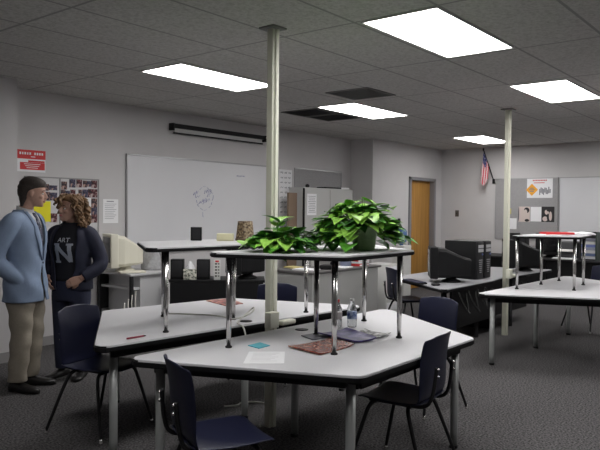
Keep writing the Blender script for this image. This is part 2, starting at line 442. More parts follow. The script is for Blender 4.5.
# ------------------------------------------------------------------ school chairs (facing +y)
def chair_proto():
    t = thing('school_chair', 'x', 'chair', (0, 0, 0), 0, 'navy plastic school chairs')
    def grid(prof, wfun, bend):
        mb = MB(); rings = []
        n = 10
        for i, (y, z) in enumerate(prof):
            u = i/(len(prof)-1); wd = wfun(u)
            rings.append([(wd*(-1+2*k/n), *bend(y, z, -1+2*k/n, u)) for k in range(n+1)])
        mb.loft(rings, closed=False); return mb
    seat = grid([(-.19, .452), (-.12, .444), (-.03, .44), (.07, .443), (.15, .448), (.20, .445), (.225, .428)], lambda u: .20+.02*math.sin(PI*min(1, u*1.15)) - (.03 if u > .95 else 0), lambda y, z, s, u: (y, z+.012*s*s))
    part('seat', modded(seat, 'seat', navy, [('SOLIDIFY', dict(thickness=.009, offset=-1)), ('SUBSURF', dict(levels=1, render_levels=1))]), navy, t).data.materials
    back = grid([(-.165, .45), (-.19, .475), (-.205, .52), (-.215, .60), (-.23, .71), (-.248, .795), (-.258, .822), (-.265, .838)],
                lambda u: .195-.0*u + .012*math.sin(PI*u) - (.012 if u > .9 else 0) - (.02 if u > .98 else 0), lambda y, z, s, u: (y+.045*s*s*min(1, u*1.6), z-.02*(s**4)*(u > .9)))
    part('backrest', modded(back, 'backrest', navy, [('SOLIDIFY', dict(thickness=.009, offset=1)), ('SUBSURF', dict(levels=1, render_levels=1))]), navy, t)
    fr = MB()
    for s in (-1, 1):
        fr.tube([(s*.13, .16, .425), (s*.135, -.08, .425), (s*.135, -.20, .43), (s*.13, -.235, .50), (s*.12, -.25, .66)], .011, smooth_path=2)
    fr.tube([(-.16, .13, .42), (.16, .13, .42)], .011); fr.tube([(-.16, -.10, .42), (.16, -.10, .42)], .011)
    part('frame', fr, dark_metal, t)
    for s in (-1, 1):
        for z in (.61, .65): part('bolt', MB().ell((s*.12, -.26, z), (.009, .008, .009), 8, 6), chrome, t)
    for sx in (-1, 1):
        for (y0, y1) in ((.13, .235), (-.10, -.245)):
            l = part('leg', MB().tube([(sx*.12, y0*.9, .42), (sx*.17, y0, .415), (sx*.20, y0+(y1-y0)*.15, .37), (sx*.262, y1, .015)], [.012, .0125, .0125, .0105], smooth_path=2), dark_metal, t)
            part('glide', MB().lathe([(.015, 0), (.016, .006), (.010, .016), (.009, .03)], (sx*.263, y1, 0), 12), chrome, l)
    return t
ch = chair_proto()
def face_to(dx, dy): return math.atan2(dy, dx) - PI/2
chairs = [
 (2.70, 3.95, (.24, -.97), 'navy plastic school chair at the left in front of the standing woman'),
 (2.225, 2.285, (.91, -.41), 'navy plastic school chair in the foreground cut by the bottom of the photo'),
 (3.42, 1.95, (-.10, .995), 'navy plastic school chair tucked under the right side of the front table'),
 (4.62, 2.49, (-.95, .25), 'navy plastic school chair behind the sharp right corner of the front table'),
 (4.50, 3.98, (-.95, -.32), 'navy plastic school chair behind the back table next to the near cream pole'),
 (7.17, 4.06, (.81, -.58), 'navy plastic school chair at the left end of the black computer table'),
 (9.08, 2.42, (-.84, .54), 'navy plastic school chair at the far right behind the right table'),
 (5.62, 4.85, (.6, -.8), 'navy plastic school chair in front of the grey teacher desk'),
]
first = True
for x, y, d, lb in chairs[:7]:
    if first:
        ch.location = (x, y, 0); ch.rotation_euler = (0, 0, face_to(*d)); ch['label'] = lb; first = False
    else: dup(ch, (x, y, 0), face_to(*d), lb)

# ------------------------------------------------------------------ things on the left wall
def wall_sheet(name, x0, x1, z0, z1, m, lb, cat, y=WY, t=.004, group=None):
    return solo(name, MB().box((0, 0, 0), (x1-x0, t, z1-z0)), m, lb, cat, ((x0+x1)/2, y-t/2-.0005, (z0+z1)/2), 0, group)
# whiteboard
t = thing('whiteboard', 'large white marker board on the left wall', 'whiteboard', (4.97, WY, 1.02))
bw, bhh = 2.86, 1.185
part('writing_surface', MB().box((bw/2, -.008, bhh/2), (bw, .014, bhh)), board_m, t)
fr = MB()
for c, d in (((bw/2, -.012, bhh-.009), (bw, .024, .018)), ((bw/2, -.012, .009), (bw, .024, .018)), ((.009, -.012, bhh/2), (.018, .024, bhh)), ((bw-.009, -.012, bhh/2), (.018, .024, bhh))): fr.box(c, d)
part('frame', fr, alu, t)
part('marker_tray', MB().box((bw/2, -.045, .0), (bw-.1, .07, .022), bev=.004), alu, t)
dm = MB(); rr = random.Random(3)
def stroke(pts, w=.0035, y=-.0165): dm.tube([(x, y, z) for x, z in pts], w, 5, flat=.35)
cx, cz = 1.30, .66
ringp = [(cx+.16*math.cos(a)*(1+.08*math.sin(5*a)), cz+.155*math.sin(a)*(1+.08*math.cos(4*a))) for a in [2*PI*k/40 for k in range(41)]]
for k in range(0, 40, 3): stroke(ringp[k:k+3])
for k in range(13):
    x, z = cx-.22+rr.random()*.3, cz-.1+rr.random()*.2
    stroke([(x+i*.018, z+(.03 if i % 2 else -.02)*rr.random()+i*.008) for i in range(5)])
for k in range(3): stroke([(1.93+k*.06+i*.012, .99+.02*(i % 2)) for i in range(5)], .003)
stroke([(1.27, .47), (1.275, .40)], .003)
part('marker_drawing', dm, ink_blue, t, 'blue marker scribble in a dashed circle')
# handwritten chart strip and tackboard beyond the whiteboard
t = thing('paper_chart', 'tall white paper chart of handwritten lines beside the whiteboard', 'paper chart', (7.86, WY, 1.17))
part('sheet', MB().box((.16, -.004, .5), (.32, .006, 1.0)), paper_m, t)
q = MB()
for i in range(12):
    z = .95-i*.078
    for k in range(3):
        x = .03+k*.095+rr.random()*.01
        q.tube([(x+j*.012, -.009, z+(.012 if j % 2 else -.012)*(.4+rr.random())) for j in range(6)], .004, 4, flat=.3)
part('handwriting', q, ink_grey, t)
t = thing('tackboard', 'grey fabric tackboard above the steel cabinet', 'tackboard', (8.24, WY, 1.02))
part('panel', MB().box((.65, -.008, .595), (1.3, .014, 1.19)), tack_m, t)
part('trim_strip', MB().box((.65, -.012, 1.185), (1.3, .024, .02)).box((1.295, -.012, .595), (.018, .024, 1.17)), alu, t)
# bulletin board with snapshots
t = thing('bulletin_board', 'white bulletin board of snapshots behind the man and woman', 'bulletin board', (3.66, WY, 1.12))
part('panel', MB().box((.46, -.007, .375), (.92, .012, .75)), mat('bulletin_white', (.62, .61, .62), .8, noise_s=40, noise_a=.05), t)
q = MB()
q.box((.46, -.012, .745), (.92, .02, .014)).box((.415, -.012, .37), (.012, .02, .74)).box((.913, -.012, .37), (.014, .02, .74)).box((.007, -.012, .37), (.014, .02, .74))
part('trim_strip', q, mat('trim_grey', (.3, .3, .3), .5), t)
ph = [(4.097,4.159,1.745,1.822),(4.197,4.266,1.771,1.86),(4.286,4.351,1.774,1.852),(4.37,4.417,1.776,1.844),(4.422,4.476,1.785,1.842),(4.484,4.551,1.773,1.849),(4.084,4.139,1.665,1.731),(4.149,4.197,1.666,1.722),(4.21,4.266,1.668,1.735),(4.312,4.352,1.67,1.738),(4.365,4.431,1.66,1.74),(4.444,4.552,1.662,1.747),(4.484,4.552,1.544,1.637),(4.484,4.552,1.461,1.532),(4.485,4.553,1.366,1.449),(3.878,3.938,1.723,1.787),(3.95,4.035,1.73,1.776),(3.843,3.879,1.615,1.698),(3.886,3.95,1.616,1.699),(3.962,4.035,1.618,1.694),(3.958,4.035,1.375,1.461),(3.796,3.867,1.328,1.39)]
pm = [ramp_mat('snapshot_a', 26, [(.35, (.015, .012, .02)), (.5, (.05, .03, .04)), (.6, (.40, .22, .17)), (.7, (.6, .5, .5))]),
      ramp_mat('snapshot_b', 30, [(.4, (.02, .015, .03)), (.55, (.06, .06, .12)), (.65, (.45, .28, .22))]),
      ramp_mat('snapshot_c', 22, [(.4, (.012, .012, .012)), (.52, (.12, .02, .03)), (.62, (.5, .4, .38))])]
for i, (x0, x1, z0, z1) in enumerate(ph):
    dx_, dz_ = (x1-x0)*.08, (z1-z0)*.08
    o = wall_sheet('snapshot', x0-dx_, x1+dx_, z0-dz_, z1+dz_, pm[i % 3], 'small dark snapshot pinned to the bulletin board', 'photo', WY-.0125, .002, 'snapshots on the bulletin board')
wall_sheet('notice', 3.762, 3.962, 1.375, 1.602, yellow_m, 'bright yellow notice pinned between the heads of the two people', 'notice', WY-.0125, .003)
wall_sheet('notice', 4.36, 4.475, 1.52, 1.65, paper_m, 'white sheet pinned to the bulletin board behind curly hair', 'notice', WY-.0125, .002)
t = thing('notice', 'white printed sheet taped to the wall beside the whiteboard', 'notice', (4.648, WY, 1.352))
part('sheet', MB().box((.107, -.002, .144), (.214, .003, .288)), paper_m, t)
q = MB()
q.box((.10, -.0045, .262), (.10, .002, .010))
for i in range(9): q.box((.105-.01*(i % 3), -.0045, .23-i*.022), (.165-.02*(i % 3), .002, .004))
part('print', q, ink_grey, t)
t = thing('sign', 'red and white paper sign on the left wall above the man', 'sign', (3.578, WY, 1.918))
part('sheet', MB().box((.163, -.003, .118), (.326, .004, .236)), paper_m, t)
q = MB(); q.box((.163, -.006, .187), (.326, .003, .097)).box((.175, -.006, .062), (.285, .003, .078)).box((.22, -.006, .113), (.19, .003, .02))
part('red_band', q, red_m, t)
q = MB()
for i, ww in enumerate((.03, .022, .03, .02, .028, .0, .03, .03, .026, .03)):
    if ww: q.box((.035+i*.028, -.008, .197), (ww*.62, .002, .026))
q.box((.18, -.008, .163), (.05, .002, .008))
for k in range(3): q.box((.17, -.008, .083-k*.02), (.19-.03*k, .002, .006))
part('lettering', q, paper_m, t, 'white lettering')
# roller screen
t = thing('projection_screen', 'black rolled projection screen case mounted high on the left wall', 'projection screen', (5.66, WY, 2.50))
part('case', MB().box((.90, -.045, .120), (1.80, .065, .058), bev=.010), black_pl, t)
part('fabric', MB().box((.90, -.045, .065), (1.70, .006, .06)), mat('screen_white', (.55, .55, .55), .7), t)
part('bottom_bar', MB().box((.90, -.045, .028), (1.74, .018, .020), bev=.005), black_pl, t)
for x in (.0, 1.80): part('end_cap', MB().box((x, -.045, .105), (.03, .09, .095), bev=.008), black_pl, t)
part('knob', MB().ell((1.81, -.095, .12), (.016, .018, .018), 10, 8), white_pl, t)

# ------------------------------------------------------------------ right wall
def rsheet(name, y0, y1, z0, z1, m, lb, cat, x=UX, t=.004): return solo(name, MB().box((0, 0, 0), (t, y1-y0, z1-z0)), m, lb, cat, (x-t/2-.0005, (y0+y1)/2, (z0+z1)/2))
t = thing('tackboard', 'grey fabric tackboard on the right wall with posters pinned to it', 'tackboard', (UX, 3.93, 1.0))
part('panel', MB().box((-.008, .60, .59), (.014, 1.2, 1.18)), tack_m, t)
q = MB(); q.box((-.012, .60, 1.172), (.024, 1.2, .016)).box((-.012, 1.193, .59), (.024, .014, 1.18)); part('trim_strip', q, alu, t)
t = thing('whiteboard', 'white marker board on the right wall beside the posters', 'whiteboard', (UX, 1.5, 1.0))
part('writing_surface', MB().box((-.008, 1.2, .59), (.014, 2.42, 1.18)), board_m, t)
q = MB(); q.box((-.012, 1.2, 1.172), (.024, 2.42, .016)).box((-.012, 2.405, .59), (.024, .016, 1.18)).box((-.012, 1.2, .008), (.024, 2.42, .016)); part('frame', q, alu, t)
part('marker_tray', MB().box((-.045, 1.2, 0), (.07, 2.3, .022)), alu, t)
bx = UX-.015
# poster with orange diamond
t = thing('poster', 'white poster with an orange diamond on the grey tackboard', 'poster', (bx, 4.03, 1.80))
part('sheet', MB().box((-.002, .24, .186), (.003, .48, .372)), paper_m, t)
q = MB(); c = (.385, .155); s_ = .115
q.face([(-.0045, c[0]-s_, c[1]), (-.0045, c[0], c[1]-s_), (-.0045, c[0]+s_, c[1]), (-.0045, c[0], c[1]+s_)])
part('diamond', q, mat('orange_print', (.90, .42, .03), .6), t, 'orange diamond')
q = MB()
for k, ww in ((.03, .07), (0, .11), (-.03, .07)): q.box((-.006, c[0], c[1]+k), (.002, ww, .016))
for i in range(9): q.box((-.005, .045+i*.024, .13+.02*math.sin(i*2.1)), (.002, .018, .07+.05*abs(math.sin(i*1.7))))
part('print', q, ink_grey, t)
q = MB()
for i in range(9): q.box((-.005, .12+i*.03, .33), (.002, .019, .026))
q.box((-.005, .25, .285), (.002, .2, .012)); part('title', q, red_m, t, 'red title lettering')
def figure_poster(y0, y1, z0, z1, bg, shapes, lb):
    t = thing('poster', lb, 'poster', (bx, (y0+y1)/2, (z0+z1)/2)); w_, h_ = (y1-y0), (z1-z0)
    part('sheet', MB().box((-.002, 0, 0), (.003, w_, h_)), bg, t)
    for k, (cy, cz_, ry, rz_, dark) in enumerate(shapes):      # fractions of the sheet; +y is to the left in the room
        q = MB(); q.prism([(math.cos(2*PI*a/24)*ry*w_, math.sin(2*PI*a/24)*rz_*h_) for a in range(24)], 0, .001)
        bmesh.ops.transform(q.bm, matrix=M.Translation((-.0040-.0006*k, -cy*w_, cz_*h_)) @ M(((0, 0, -1, 0), (1, 0, 0, 0), (0, 1, 0, 0), (0, 0, 0, 1))), verts=q.bm.verts)
        part('figure', q, ink_black if dark else pale_pink, t)
ink_black = mat('print_black', (.02, .018, .02), .6); pale_pink = mat('print_pale', (.68, .58, .54), .6)
figure_poster(4.447, 4.665, 1.345, 1.637, pale_pink, [(.22, .26, .24, .18, 1), (.12, .16, .15, .15, 0), (.26, -.40, .20, .09, 1), (-.47, 0, .03, .49, 1)], 'small pale figure print left of the two under the orange diamond poster')
figure_poster(3.99, 4.226, 1.35, 1.637, ink_black, [(-.08, .14, .17, .17, 0), (.20, -.12, .12, .30, 0), (-.22, -.30, .20, .16, 0), (.08, .30, .20, .13, 1), (-.02, -.16, .06, .2, 1)], 'dark figure print right of the plain white sheet')
rsheet('poster', 4.231, 4.433, 1.355, 1.632, paper_m, 'plain white sheet between the two figure photographs', 'notice', bx)
rsheet('notice', 4.85, 4.945, 1.18, 1.70, paper_m, 'narrow tall white sheet hanging behind the far pole', 'notice', bx)
rsheet('notice', 4.70, 4.84, 1.20, 1.41, paper_m, 'small white sheet low on the tackboard right of the far pole', 'notice', bx)
rsheet('sticky_note', 4.81, 4.845, 1.49, 1.60, mat('dull_yellow', (.6, .55, .2), .7), 'yellowish note on the tackboard right of the far pole', 'note', bx)
t = thing('wall_switch', 'dark switch plate on the right wall below the flag', 'switch', (UX, 5.945, 1.49))
part('plate', MB().box((-.004, 0, 0), (.008, .08, .13), bev=.003), mat('bronze_plate', (.10, .085, .075), .4), t)
part('toggle', MB().box((-.012, 0, 0), (.014, .012, .03), bev=.002), soft_black, t)
t = thing('wall_switch', 'dark switch plate on the wall left of the wooden door', 'switch', (10.78, DY, 1.32))
part('plate', MB().box((0, -.006, 0), (.075, .012, .14), bev=.003), soft_black, t)
part('toggle', MB().box((0, -.016, 0), (.012, .014, .03), bev=.002), black_pl, t)
# flag
t = thing('flag', 'small drooping United States flag on a slanted staff on the right wall', 'flag', (UX, 5.17, 2.13))
part('bracket', MB().box((-.02, 0, 0), (.04, .05, .09), bev=.008), black_pl, t)
tip = V((-.30, .10, .61)); bs = V((-.02, 0, .01))
part('staff', MB().tube([bs, tip], .010), dark_metal, t)
part('finial', MB().ell(tip, (.018, .018, .03), 10, 8), dark_metal, t)
mb = MB(); nu, nv = 26, 26
P = []
along = (bs-tip)
for j in range(nv+1):
    row = []
    vv = j/nv
    for i in range(nu+1):
        uu = i/nu
        # hoist runs along the staff from the tip; fly hangs straight down, gathered in folds
        h0 = tip + along*(.02+.52*uu)
        fold = .022*math.sin(uu*22)*(.3+.7*vv)
        gather = 1-.35*vv
        base = tip + along*(.02+.52*(.5+(uu-.5)*gather))
        p = base + V((fold-.01*vv, fold*.8+.07*vv*(.5-uu)+.035*vv, 0)); p.z = base.z*(1-vv)+(-.02-.10*(1-abs(uu-.45)*2)+.05*uu)*vv
        row.append(p)
    P.append(row)
bm = mb.bm; vv_ = [[bm.verts.new(p) for p in r] for r in P]
for j in range(nv):
    for i in range(nu):
        fc = bm.faces.new((vv_[j][i], vv_[j][i+1], vv_[j+1][i+1], vv_[j+1][i])); fc.smooth = True
        st = int((i+.5)/nu*13) % 2
        fc.material_index = 2 if (j < nv*.34 and i < nu*.54) else st
        if fc.material_index == 2 and i % 3 == 1 and j % 3 == 1: fc.material_index = 1
part('cloth', mb, [mat('flag_red', (.55, .03, .05), .8), mat('flag_white', (.75, .73, .74), .8), mat('flag_blue', (.03, .04, .16), .8)], t)

# ------------------------------------------------------------------ left computer desk and CRT
t = thing('computer_desk', 'pale grey computer desk against the wall behind the woman', 'desk', (4.55, 6.08, 0))
pale = mat('pale_desk', (.56, .56, .57), .5)
part('desktop', MB().box((.31, .335, .78), (.64, .67, .028), bev=.005), pale, t)
part('side_panel', MB().box((.29, .33, .383), (.30, .60, .766)), pale, t)
part('leg', MB().box((.02, .03, .383), (.03, .04, .766)), soft_black, t); part('leg', MB().box((.02, .64, .383), (.03, .04, .766)), soft_black, t)
part('shelf', MB().box((.085, .33, .62), (.11, .58, .025)), pale, t); part('shelf', MB().box((.085, .33, .30), (.11, .58, .025)), pale, t)
part('back_panel', MB().box((.31, .66, .55), (.6, .014, .42)), soft_black, t)
q = MB()
for k in range(4):
    q.tube([(4.60-.05*k, 6.07, .60-.04*k), (4.56-.05*k, 6.03, .42), (4.62-.03*k, 6.05, .25), (4.75, 6.03, .12+.05*k)], .008, 6, smooth_path=2)
solo('cable_bundle', q, cable_m, 'pale cables hanging beside the pale grey computer desk', 'cables')
def crt(name, label, loc, rz, w, h, d, m, group=None, scr=True, stand=True):
    t = thing(name, label, 'monitor', loc, rz, group)     # screen faces +x
    z0 = .05 if stand else .0
    fb = MB(); fb.box((d*.5-.045, 0, z0+h/2), (.09, w, h), bev=.014, seg=3)
    part('bezel', fb, m, t)
    bk = MB(); rings = []
    for u, sy, sz, zo in ((0, .47, .47, 0), (.25, .455, .455, -.005), (.45, .39, .39, -.02), (.8, .29, .30, -.05), (1, .26, .26, -.055)):
        x = d*.5-.085-u*(d-.085); cc = z0+h/2+zo*h/.4
        rings.append([(x, w*sy*a, cc+h*sz*b2) for a, b2 in ((-1, -.8), (-.85, -1), (.85, -1), (1, -.8), (1, .8), (.85, 1), (-.85, 1), (-1, .8))])
    bk.loft(rings, smooth=False)
    part('housing', bk, m, t)
    if scr:
        s = MB(); rings = []
        part('screen', MB().box((d*.5+.001, 0, z0+h*.54), (.006, w*.84, h*.74), bev=.002), screen_m, t)
    if stand:
        part('stand', MB().lathe([(.11, 0), (.12, .008), (.10, .025), (.06, .04), (.07, .07)], (-.02, 0, 0), 20), m, t)
    return t
crt('crt_monitor', 'beige CRT monitor on the pale grey computer desk', (4.69, 6.42, .796), R(160), .38, .39, .40, beige_pl)
q = MB(); q.box((0, 0, .012), (.13, .3, .022), bev=.005)
solo('keyboard', q, beige_pl, 'beige keyboard edge lying at the front of the pale grey computer desk', 'keyboard', (4.64, 6.20, .796), R(70))
# jacket over a chair
jk = MB(); rings = []
for i in range(11):
    u = i/10; z = .30-u*.30; rings.append([(math.cos(a)*(.085+.045*u+.016*math.sin(4*a+i*.6))*(.3+.7*min(1, u*4+.2)), math.sin(a)*(.085+.045*u+.013*math.cos(5*a+i))*(.3+.7*min(1, u*4+.2)), z) for a in [2*PI*k/28 for k in range(28)]])
jk.loft(rings); jk.tube([(.05, -.05, .25), (.10, -.09, .16), (.10, -.11, .05)], [.035, .04, .035], smooth_path=1)
solo('jacket', jk, mat('grey_cloth', (.40, .40, .41), .95, noise_s=30, noise_a=.15), 'grey jacket heaped on the right corner of the pale computer desk', 'jacket', (5.07, 6.38, .795), 0)

# black work table behind the back table
BZ = .72
t = thing('work_table', 'black work table behind the tables holding speakers and a tissue box', 'table', (5.27, 5.46, 0), R(-46.7))
part('tabletop', MB().box((0, .22, BZ-.015), (1.10, .46, .03), bev=.004), black_pl, t)
part('front_panel', MB().box((0, 0, .36), (1.06, .02, .66)), black_pl, t)
for s in (-1, 1):
    part('side_panel', MB().box((s*.52, .22, .345), (.025, .44, .69)), black_pl, t)
t45 = R(-46.7)
def onwt(x, y): c, s = math.cos(t45), math.sin(t45); return (5.27+c*x-s*y, 5.46+s*x+c*y, BZ)
for x, y, lb in ((-.46, .12, 'small black computer speaker at the left end of the black work table'), (-.16, .1, 'small black computer speaker between the tissue box and power strip')):
    t = thing('speaker', lb, 'speaker', onwt(x, y), t45, 'black computer speakers')
    part('body', MB().box((0, 0, .115), (.15, .13, .23), bev=.008), black_pl, t)
    part('grille', MB().box((0, -.067, .12), (.12, .006, .18), bev=.002), soft_black, t)
t = thing('tissue_box', 'patterned tissue box with a white tissue standing up', 'tissue box', onwt(-.31, .07), t45)
part('box', MB().box((0, 0, .06), (.15, .11, .12), bev=.003), ramp_mat('floral_print', 45, [(.4, (.12, .13, .10)), (.5, (.45, .46, .40)), (.6, (.7, .68, .6))]), t)
q = MB(); rings = []
for i in range(7):
    u = i/6; rings.append([(.05*(1-u*.8)*math.cos(a)*(1+.35*math.sin(3*a+u*3)), .03*(1-u*.7)*math.sin(a)*(1+.4*math.cos(4*a)), .118+.09*u) for a in [2*PI*k/16 for k in range(16)]])
q.loft(rings); part('tissue', q, paper_m, t)
t = thing('power_strip', 'white power strip standing upright on the black work table', 'power strip', onwt(.0, .03), t45)
part('body', MB().box((0, 0, .115), (.075, .045, .23), bev=.006), white_pl, t)
q = MB()
for k in range(5): q.box((-.012, -.0235, .045+k*.035), (.022, .003, .016)).box((.018, -.0235, .045+k*.035), (.018, .003, .012))
part('socket', q, soft_black, t)
part('switch', MB().box((0, -.0235, .214), (.04, .006, .02)), red_m, t, 'dark red switch')
crt('crt_monitor', 'black CRT monitor standing behind the navy chair and near pole', onwt(.33, .22), R(150), .40, .34, .40, black_pl)
q = MB(); q.tube([onwt(.12, -.03), V(onwt(.2, -.05))+V((0, 0, -.15)), V(onwt(.28, -.06))+V((0, 0, -.4))], .006, 6, smooth_path=2)
solo('cable', q, cable_m, 'pale cable hanging in front of the black work table', 'cable')

# ------------------------------------------------------------------ teacher desk
t = thing('teacher_desk', 'grey steel teacher desk with cluttered top behind the plant shelf', 'desk', (6.50, 5.04, 0))
gp = mat('desk_grey_enamel', (.42, .42, .41), .5)
part('desktop', MB().box((.81, .34, .735), (1.64, .70, .03), bev=.004), mat('desk_top_dark', (.13, .125, .125), .5), t)
part('front_panel', MB().box((.78, .012, .41), (1.53, .018, .62)), gp, t)
part('side_panel', MB().box((.024, .34, .41), (.018, .64, .62)), gp, t)
part('side_panel', MB().box((1.57, .34, .41), (.018, .64, .62)), gp, t)
for x in (.04, 1.58):
    for y in (.05, .63): part('leg', MB().box((x, y, .36), (.035, .035, .72)), black_pl, t)
DZ_ = .751
def flat(name, c, d, rz, m, lb, cat, bev=0., group=None): return solo(name, MB().box((0, 0, d[2]/2), d, bev=bev), m, lb, cat, c, rz, group)
flat('paper_stack', (6.72, 5.30, DZ_), (.22, .30, .015), .2, paper_m, 'loose white papers at the left end of the teacher desk', 'papers')
flat('envelope', (6.82, 5.60, DZ_), (.16, .24, .02), -.3, mat('manila', (.62, .52, .22), .7), 'manila envelope among papers on the teacher desk', 'envelope')
flat('paper_stack', (7.36, 5.18, DZ_), (.25, .2, .012), .1, paper_m, 'white papers under the black telephone on the teacher desk', 'papers')
t = thing('telephone', 'black telephone on the teacher desk', 'telephone', (7.04, 5.19, DZ_+.0), .4)
part('base', MB().box((-.04, 0, .03), (.2, .16, .055), bev=.012), black_pl, t); part('handset', MB().tube([(-.12, -.085, .085), (-.08, -.08, .10), (.06, -.08, .10), (.10, -.085, .085)], [.026, .017, .017, .026], smooth_path=1), black_pl, t)
flat('box', (7.24, 5.55, DZ_), (.10, .08, .12), .1, white_pl, 'small white box on the teacher desk behind the telephone', 'box', .003)
flat('binder', (7.50, 5.22, DZ_), (.10, .12, .11), .0, mat('blue_grey', (.16, .18, .26), .5), 'blue grey holder on the teacher desk', 'desk holder', .003)
for i, (z, m, nm) in enumerate(((0, red_m, 'red book lying lowest in the pile on the teacher desk'), (.036, paper_m, 'white book in the middle of the pile on the teacher desk'), (.066, red_m, 'red book on top of the pile on the teacher desk'))):
    t = thing('book', nm, 'book', (7.78, 5.20, DZ_+z), .05-.06*i, 'books on the teacher desk')
    part('cover', MB().box((0, 0, .015), (.26, .20, .028), bev=.003), m, t); part('pages', MB().box((0, -.003, .015), (.25, .199, .02)), paper_m, t)
t = thing('printer', 'white printer at the right end of the teacher desk', 'printer', (8.35, 5.97, 0), 0)
part('body', MB().box((0, 0, .90), (.48, .40, .28), bev=.02), white_pl, t); part('tray', MB().box((0, -.22, .82), (.30, .12, .02), rx=.2), paper_m, t)
part('stand', MB().box((0, 0, .375), (.44, .38, .75)), gp, t)
t = thing('drawer_unit', 'white unit of stacked paper trays right of the teacher desk', 'drawer unit', (8.66, 5.34, 0), 0)
part('body', MB().box((0, 0, .36), (.42, .40, .72), bev=.004), white_pl, t)
for k in range(5): part('drawer', MB().box((-.004, -.203, .09+k*.135), (.38, .014, .115), bev=.003), white_pl if k % 2 else paper_m, t)
flat('carton', (9.15, 5.6, 0), (.42, .38, .62), .1, mat('cardboard', (.50, .44, .33), .8), 'pale cardboard carton on the floor beside the drawer unit', 'box', .004)
# water cooler
t = thing('water_cooler', 'white water cooler with a blue bottle left of the wooden door', 'water cooler', (10.28, 5.95, 0), 0)
part('body', MB().box((0, 0, .46), (.26, .26, .92), bev=.015), white_pl, t)
part('bottle', MB().lathe([(.03, .92), (.04, .96), (.09, .99), (.095, 1.07), (.088, 1.085), (.095, 1.10), (.095, 1.17), (.06, 1.21), (.01, 1.215)], seg=24), mat('blue_water_bottle', (.12, .22, .45), .2), t)
part('tap', MB().box((0, -.17, .80), (.09, .05, .04), bev=.005), soft_black, t)
# steel cabinet behind the plants
t = thing('storage_cabinet', 'grey steel storage cabinet behind the plants below the tackboard', 'cabinet', (8.08, 6.44, 0), 0)
part('body', MB().box((.68, .15, .945), (1.36, .30, 1.89), bev=.004), putty, t)
for s in (0, 1):
    d = part('door', MB().box((.35+.665*s, -.006, .96), (.64, .014, 1.80), bev=.003), putty, t)
    part('handle', MB().box((.60+.16*s, -.02, 1.02), (.022, .025, .14), bev=.004), black_pl, d)
part('shadow_gap', MB().box((.0, -.004, .945), (.025, .02, 1.86)), black_pl, t, 'black strip standing in for the edge shadow')  # black box put in as the shade along the cabinet's edge
t = thing('notice', 'white printed sheet taped to the storage cabinet door', 'notice', (8.15, 6.425, 1.45), 0)
part('sheet', MB().box((.12, -.002, .17), (.24, .003, .34)), paper_m, t)
q = MB()
for i in range(10): q.box((.12, -.0045, .30-i*.028), (.19-.02*(i % 3), .002, .007))
part('print', q, ink_grey, t)
q = MB(); q.box((0, 0, .85), (.20, .04, 1.70), bev=.003)
solo('board', q, mat('brown_board', (.24, .17, .12), .7), 'tall brown board leaning beside the storage cabinet', 'board', (7.93, 6.55, 0.1))
flat('foot_block', (7.93, 6.55, 0), (.22, .10, .10), 0, soft_black, 'dark block under the tall brown board', 'block')
q = MB(); q.ell((0, 0, .03), (.035, .035, .03), 12, 8); solo('ball', q, soft_black, 'small dark round object on top of the storage cabinet', 'ornament', (8.35, 6.58, 1.891))
flat('binder', (8.93, 6.57, 1.891), (.42, .20, .025), 0, soft_black, 'flat dark binder lying on the storage cabinet', 'binder', .003)
flat('box', (9.30, 6.60, 1.891), (.24, .2, .03), 0, paper_m, 'flat pale box on the storage cabinet at its right end', 'box', .003)

# ------------------------------------------------------------------ computer table at the right with CRT, towers
CZ = .69
t = thing('computer_table', 'black framed computer table with grey top under the black monitors', 'table', (7.6, 3.7, 0), 0)
pts = [(6.44, 3.20), (7.76, 3.20), (8.08, 3.24), (9.9, 3.16), (9.6, 4.35), (7.28, 4.35)]
loc = [(x-7.6, y-3.7) for x, y in pts]
rp_ = round_poly([V(p) for p in loc], .05, 4)
part('tabletop', MB().prism([tuple(V(p)*.993) for p in rp_], CZ-.025, CZ, .003), mat('dull_laminate', (.40, .40, .42), .45), t)
part('edge_band', MB().prism(rp_, CZ-.04, CZ-.003, .006), black_edge, t)
q = MB(); q.box((-.15, -.40, .42), (1.3, .02, .44)); q.box((1.05, -.37, .42), (1.2, .02, .44)); part('front_panel', q, black_pl, t)
for (x, y) in ((-.98, -.42), (-.35, .52), (.85, .52), (1.05, -.38), (.0, -.36)): part('leg', MB().lathe([(.028, 0), (.024, .03), (.024, CZ-.04)], (x, y, 0), 14), soft_black, t)
crt('crt_monitor', 'black CRT monitor nearest on the computer table, its rear to the right', (7.24, 3.53, CZ), R(122), .44, .37, .48, black_pl, 'black monitors')
crt('crt_monitor', 'black CRT monitor behind the far cream pole', (9.35, 3.42, CZ), R(124), .46, .40, .50, black_pl, 'black monitors')
def tower(x, y, lb):
    t = thing('computer_tower', lb, 'computer', (x, y, CZ), 0, 'black computer towers')
    part('case', MB().box((0, .02, .24), (.18, .42, .47), bev=.006), black_pl, t)
    part('front_panel', MB().box((0, -.20, .24), (.175, .025, .46), bev=.008), soft_black, t)
    q = MB(); q.box((0, -.216, .41), (.145, .006, .038)).box((0, -.216, .36), (.145, .006, .038)); part('drive', q, mat('drive_grey', (.42, .42, .44), .35), t)
    q = MB()
    for k in range(7): q.box((.0, -.215, .24-k*.025), (.10-.008*k, .005, .012))
    part('grille', q, mat('silver_slots', (.40, .40, .42), .35, metal=.5), t)
    part('power_button', MB().lathe([(.001, -.004), (.012, -.004), (.012, .004), (.001, .004)], (0, 0, 0), 12), mat('blue_led', (.1, .15, .4), .3), t).matrix_local = M.Translation((.05, -.216, .31)) @ M.Rotation(PI/2, 4, 'X')
tower(7.76, 3.58, 'black computer tower standing against the back of the monitor')
tower(7.97, 3.57, 'black computer tower right of the other tower beside the pole')
